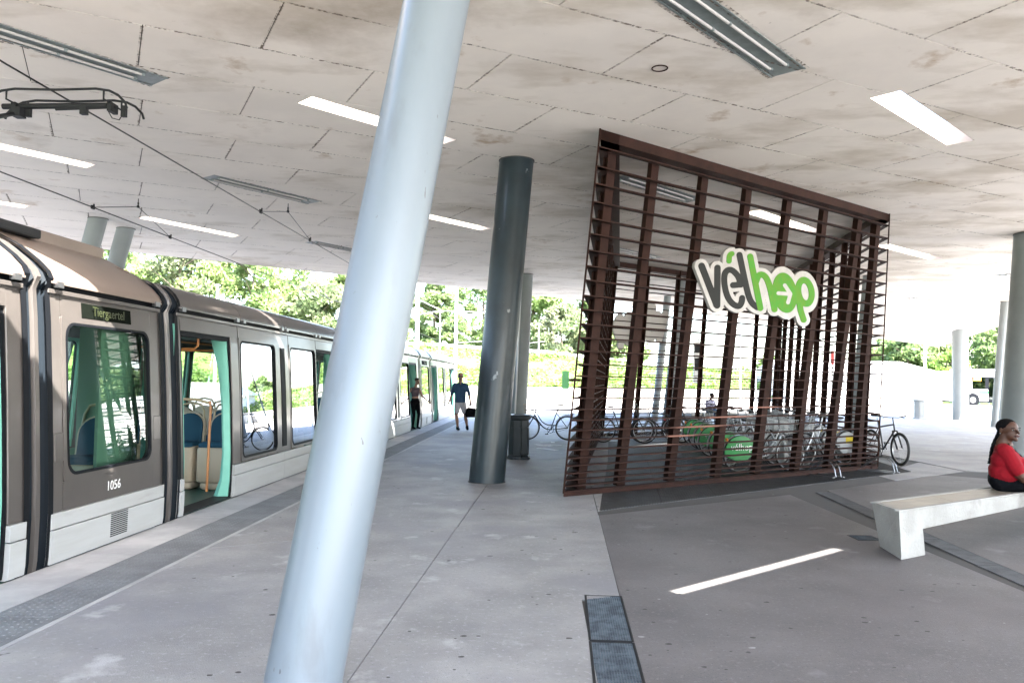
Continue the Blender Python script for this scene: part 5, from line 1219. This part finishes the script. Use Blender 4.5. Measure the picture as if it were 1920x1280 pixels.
TR=[(90,96,22,13,'leaf_mid','tall tree standing far left beyond the tram roof'),(185,93,20,11,'leaf_bright','leafy tree right behind the two grey columns'),(262,97,21,10,'leaf_mid','tall dense tree above the open tram door'),
 (330,92,18,9,'leaf_pale','pale tree with thin branches left of the middle of the tree line'),(400,96,19,10,'leaf_bright','bright green tree in the middle of the left tree line'),(470,93,17,9,'leaf_mid','green tree left of the white column, darker than its neighbours'),
 (535,96,16,9,'leaf_bright','light green tree just under the falling contact wire'),(590,92,12.5,8,'leaf_pale','low pale tree with bare twigs next to the white column'),(650,95,14,8,'leaf_mid','tree hidden behind the white column'),
 (725,96,13,7,'leaf_mid','second tree hidden behind the white column'),(812,90,13.5,5.2,'leaf_mid','slender tree between the white mast and the dark column'),(852,88,8.6,3.2,'leaf_mid','small round tree below the mast arm left of the dark column'),
 (905,97,15,7,'leaf_dark','tree whose dark top shows left of the dark column'),(1000,94,14.5,6.5,'leaf_bright','bright tree right of the dark column behind the street lamp'),(1052,90,10,6,'leaf_pale','pale bushy tree left of the cage behind the guard rail'),(1085,96,13,6,'leaf_dark','green tree half hidden by the left edge of the cage'),
 (1150,92,7.5,6,'leaf_mid','tree seen through the left bays of the cage'),(1440,100,5.2,3.0,'leaf_bright','small distant tree seen through the middle of the cage'),
 (1668,92,7.2,6,'leaf_mid','tree right of the cage above the white building'),(1705,88,7.6,6,'leaf_dark','dark tree above the white building'),(1750,92,8.0,6,'leaf_mid','tree behind the street lamp by the white building'),(1775,84,5.4,4,'leaf_yellow','yellow-green bush left of the thick column and the bus'),
 (1838,95,8.4,8,'leaf_mid','tree behind the bus'),(1872,90,9.2,6,'leaf_dark','tree at the right behind the slim columns'),(1945,92,8,8,'leaf_mid','tree at the right edge of the photo')]
for i,(u,Y,zt,wd,mt,lb) in enumerate(TR):
    if mt=='leaf_mid' and u<700: mt='leaf_bright'  # paler leaves stand in for haze and glare, here and in the next swap
    if mt=='leaf_dark': mt='leaf_mid'
    x=bp_(u,Y); z0=bank_top(x)-.2 if x<33 else 0; z0=min(z0,4.8)
    tree(lb,x,Y,z0,zt-z0,wd*1.15,mt,9000 if u<700 else 6000,.27 if wd>5 else .2,cb=.05)
# trees and a hall out of view that the glass and the sky light see
for i,(x,y,h) in enumerate([(75,20,9),(82,2,10),(78,-18,9),(64,-42,11),(30,-66,12),(0,-70,11),(-34,-62,12),(-48,-20,10),(-52,10,11),(-54,38,12),(62,60,8),(-62,62,13)]):
    tree(['tree out of view','tree standing behind the camera'][0]+' number %s'%['one','two','three','four','five','six','seven','eight','nine','ten','eleven','twelve'][i] if False else ['broad tree across the right car park','round tree across the right car park','tree at the right rear of the car park','tree at the far right rear','tree behind the camera to the right','tree straight behind the camera','tree behind the camera to the left','tree left of the tracks, behind','tree left of the tracks, level with the camera','tree left of the far track','tree beyond the bus','tree at the left end of the bank'][i],x,y,-.2,h,9,'leaf_mid',2500,.5,cb=.1)
# masts, lamps, guard rail
def pole(name,label,u,Y,z1,r,mt='white_metal',z0=0,cat=None):
    x=at(u,720,Y).x; t=thing(name,label,cat or name.replace('_',' '),(x,Y,z0)); q=MB(); q.tube([(0,0,-.1),(0,0,z1-z0)],[r,r*.8],10); q.obj('shaft',mt,t,True); return t,x
t,x=pole('catenary_mast','thick white catenary mast right of the foreground column',780,46,8.6,.135,cat='mast')
q=MB(); q.tube(smooth_path3([(0,0,5.35),(1.2,0,5.62),(2.4,0,5.6),(4.0,0,5.55)]),.035,6); q.tube([(0,0,6.3),(1.4,0,5.63)],.02,5); q.obj('arm','metal',t,True)
t,x=pole('catenary_mast','white catenary mast left of the dark column',853,60,9.4,.13,cat='mast')
q=MB(); q.tube([(0,0,4.4),(1.0,0,4.5),(2.6,0,4.6)],.03,6); q.obj('arm','metal',t,True)
def lamp(label,u,Y,z1,r=.05,z0=0,arms=True,mt='white_metal'):
    t,x=pole('street_lamp',label,u,Y,z1,r,mt,z0)
    q=MB(); q.lathe([(.05,0),(.28,.06),(.30,.12),(.12,.2)],12,(0,0,z1-z0-.05)); q.obj('lamp_head','white_metal',t,True)
    if arms: q=MB(); q.tube(smooth_path3([(0,0,(z1-z0)*.5),(-.9,0,(z1-z0)*.5-.1),(-1.4,0,(z1-z0)*.5-.35)]),.04,6); q.tube([(0,0,(z1-z0)*.5),(.7,0,(z1-z0)*.52)],.03,6); q.obj('arm','metal',t,True)
lamp('slim street lamp on the bank right of the dark column',1009,84,7.6,.06,3.9)
lamp('thin street lamp between the two catenary masts',823,70,7.6,.05,0,False)
lamp('street lamp seen through the open tram door',402,73,10,.14,0,False)
lamp('tall street lamp in front of the white building at the right',1735,60,6.2,.10,0,False)
lamp('slim street lamp seen through the middle of the cage',1388,50,4.9,.07)
lamp('short street lamp behind the grey hire bicycles, seen through the cage',1417,72,3.5,.06,0,False)
t=thing('guard_rail','white guard rail running along the top of the bank','guard rail',(0,86.3,0))
for k in range(-14,16):
    x=k*2.0; q=MB(); q.b2(x-.06,x+.06,-.05,.05,bank_top(x)-.1,bank_top(x)+.62); q.obj('post','white_metal',t)
for k in range(-14,15):
    x0,x1=k*2.0,k*2+2.0; q=MB(); q.bar((x0,-.08,bank_top(x0)+.5),(x1-.01,-.08,bank_top(x1)+.5),.05,.30); q.obj('rail','white_metal',t)
t,x=pole('timetable_sign','tall dark information sign seen through the cage left of its middle',1309,36,3.6,.05,'white_metal',cat='sign')
q=MB(); q.b2(-.22,.22,-.05,.05,1.6,3.5); q.obj('panel','building_white',t,False,.02); q=MB(); q.b2(-.17,.17,-.056,-.051,2.2,2.75); q.b2(-.17,.17,-.056,-.051,3.0,3.4); q.obj('print','dark_metal',t)
# red totem
p=at(1561,683,33); t=thing('totem_sign','narrow red sign on a post seen through the right side of the cage','sign',(p.x,33,0))
q=MB(); q.b2(-.06,.06,-.05,.05,2.45,3.05); q.obj('panel','red',t,False,.02); q=MB(); q.b2(-.03,.03,-.03,.03,0,2.448); q.obj('post','metal',t)
# white building
bd=thing('building','low white building with a pale pitched roof at the right','building',(31.5,70,0))
q=MB(); q.b2(-7,6.6,0,9,-.3,2.7); q.obj('wall','building_white',bd)
q=MB(); q.loft([[(-7.3,-.4,2.705),(-7.3,9.4,2.705),(-7.3,4.5,3.9)],[(7.0,-.4,2.705),(7.0,9.4,2.705),(5.2,4.5,3.9)]]); q.obj('roof','roof_pale',bd)
q=MB(); q.b2(-7.3,7.0,-.46,-.41,2.55,2.72); q.obj('gutter','metal',bd)
for x in(-5.2,-2.6): 
    q=MB(); q.b2(x-.55,x+.55,-.05,-.002,1.5,2.1); f=q.obj('window','metal',bd); q=MB(); q.b2(x-.5,x+.5,-.06,-.051,1.55,2.05); q.obj('pane','silver',f)
q=MB(); q.b2(-4.3,-3.4,-.04,-.002,0,2.1); q.obj('door','roof_pale',bd)
fn=thing('fence','low green mesh fence between the white building and the bus','fence',(38.4,74,0))
for k in range(9):
    q=MB(); q.b2(k*.9-.03,k*.9+.03,-.03,.03,0,1.3); q.obj('post','mint_dark',fn)
q=MB()
for k in range(60): q.b2(k*.12-.008,k*.12+.008,-.01,.01,.1,1.25)
for k in range(8): q.b2(0,7.2,.011,.02,.12+k*.15,.135+k*.15)
q.obj('mesh','mint_dark',fn)['kind']='stuff'
# bus
bs=thing('bus','white city bus with a dark double door parked at the right','bus',(39.0,70.2,0),-.02)
def busring(x,k): return [(x,k,.38),(x,0,.55),(x,0,1.2),(x,.02,2.5),(x,.10,2.85),(x,.35,3.0),(x,2.15,3.0),(x,2.4,2.85),(x,2.5,2.5),(x,2.5,.55),(x,2.5-k,.38)]
q=MB(); q.loft([[(x+ox,y*sc2+1.25*(1-sc2),.38+(z-.38)*(1 if ox==0 else .97)) for (_,y,z) in busring(0,.02)] for x,ox,sc2 in((0,-.0,.84),(.12,0,.95),(.4,0,1),(11.6,0,1),(11.85,0,.95),(12,0,.86))]); q.obj('body','bus_white',bs,30)
q=MB(); q.b2(1.1,10.8,.2,2.2,3.0,3.22); q.obj('roof_unit','bus_white',bs,False,.06)
q=MB(); q.b2(1.9,11.4,-.012,.02,1.42,2.55); q.obj('window_band','bus_dark',bs)
for k,(a,b) in enumerate(((1.95,3.05),(5.1,6.5),(6.56,7.7),(9.4,10.3))):
    q=MB(); q.b2(a,b,-.018,-.013,1.5,2.45); f=q.obj('window','glass_bus',bs)
q=MB(); q.b2(2.0,2.7,-.024,-.019,2.18,2.5); q.obj('display','orange',bs)
for a in(3.3,7.8):
    q=MB(); q.b2(a,a+1.35,-.02,.03,.36,2.5); d_=q.obj('door','bus_dark',bs)
    for s in(.07,.70):
        q=MB(); q.b2(a+s,a+s+.56,-.026,-.021,.55,2.4); q.obj('pane','glass_bus',d_)
q=MB(); q.ell((0,0,0),(.55,.006,.16),16,8); o=q.obj('emblem','green_guard',bs); o.location=(2.9,-.012,1.15)
for a in(1.95,9.0):
    q=MB(); q.tube([(0,-.02,0),(0,.26,0)],.48,24); wh_=q.obj('wheel','tyre',bs,True); wh_.location=(a,0.02,.48); q=MB(); q.tube([(0,-.045,0),(0,-.022,0)],.26,16); q.obj('rim','metal',wh_,True)
    q=MB(); q.tube([(a,-.006,.5),(a,.3,.5)],.60,24); q.obj('wheel_arch','bus_dark',bs,True)
q=MB(); q.b2(.1,11.9,.02,2.48,.24,.40); q.obj('underframe','bus_dark',bs)
# far tree line
n=26000; a=rng.uniform(0,2*PI,n); R_=rng.uniform(230,250,n); keep=np.ones(n,bool); X=R_*np.sin(a); Y=R_*np.cos(a); Z=rng.random(n)*(4.5+2.0*np.sin(a*23)+1.2*np.sin(a*57)); 
o=bpy.data.objects.new('far_wood',leafmesh('far_wood',np.stack([X,Y,Z-.3],1),np.array([0,0,1.]),1.3,'leaf_mid')); C.objects.link(o); tag(o,'low distant wood along the horizon','wood',None,'stuff')
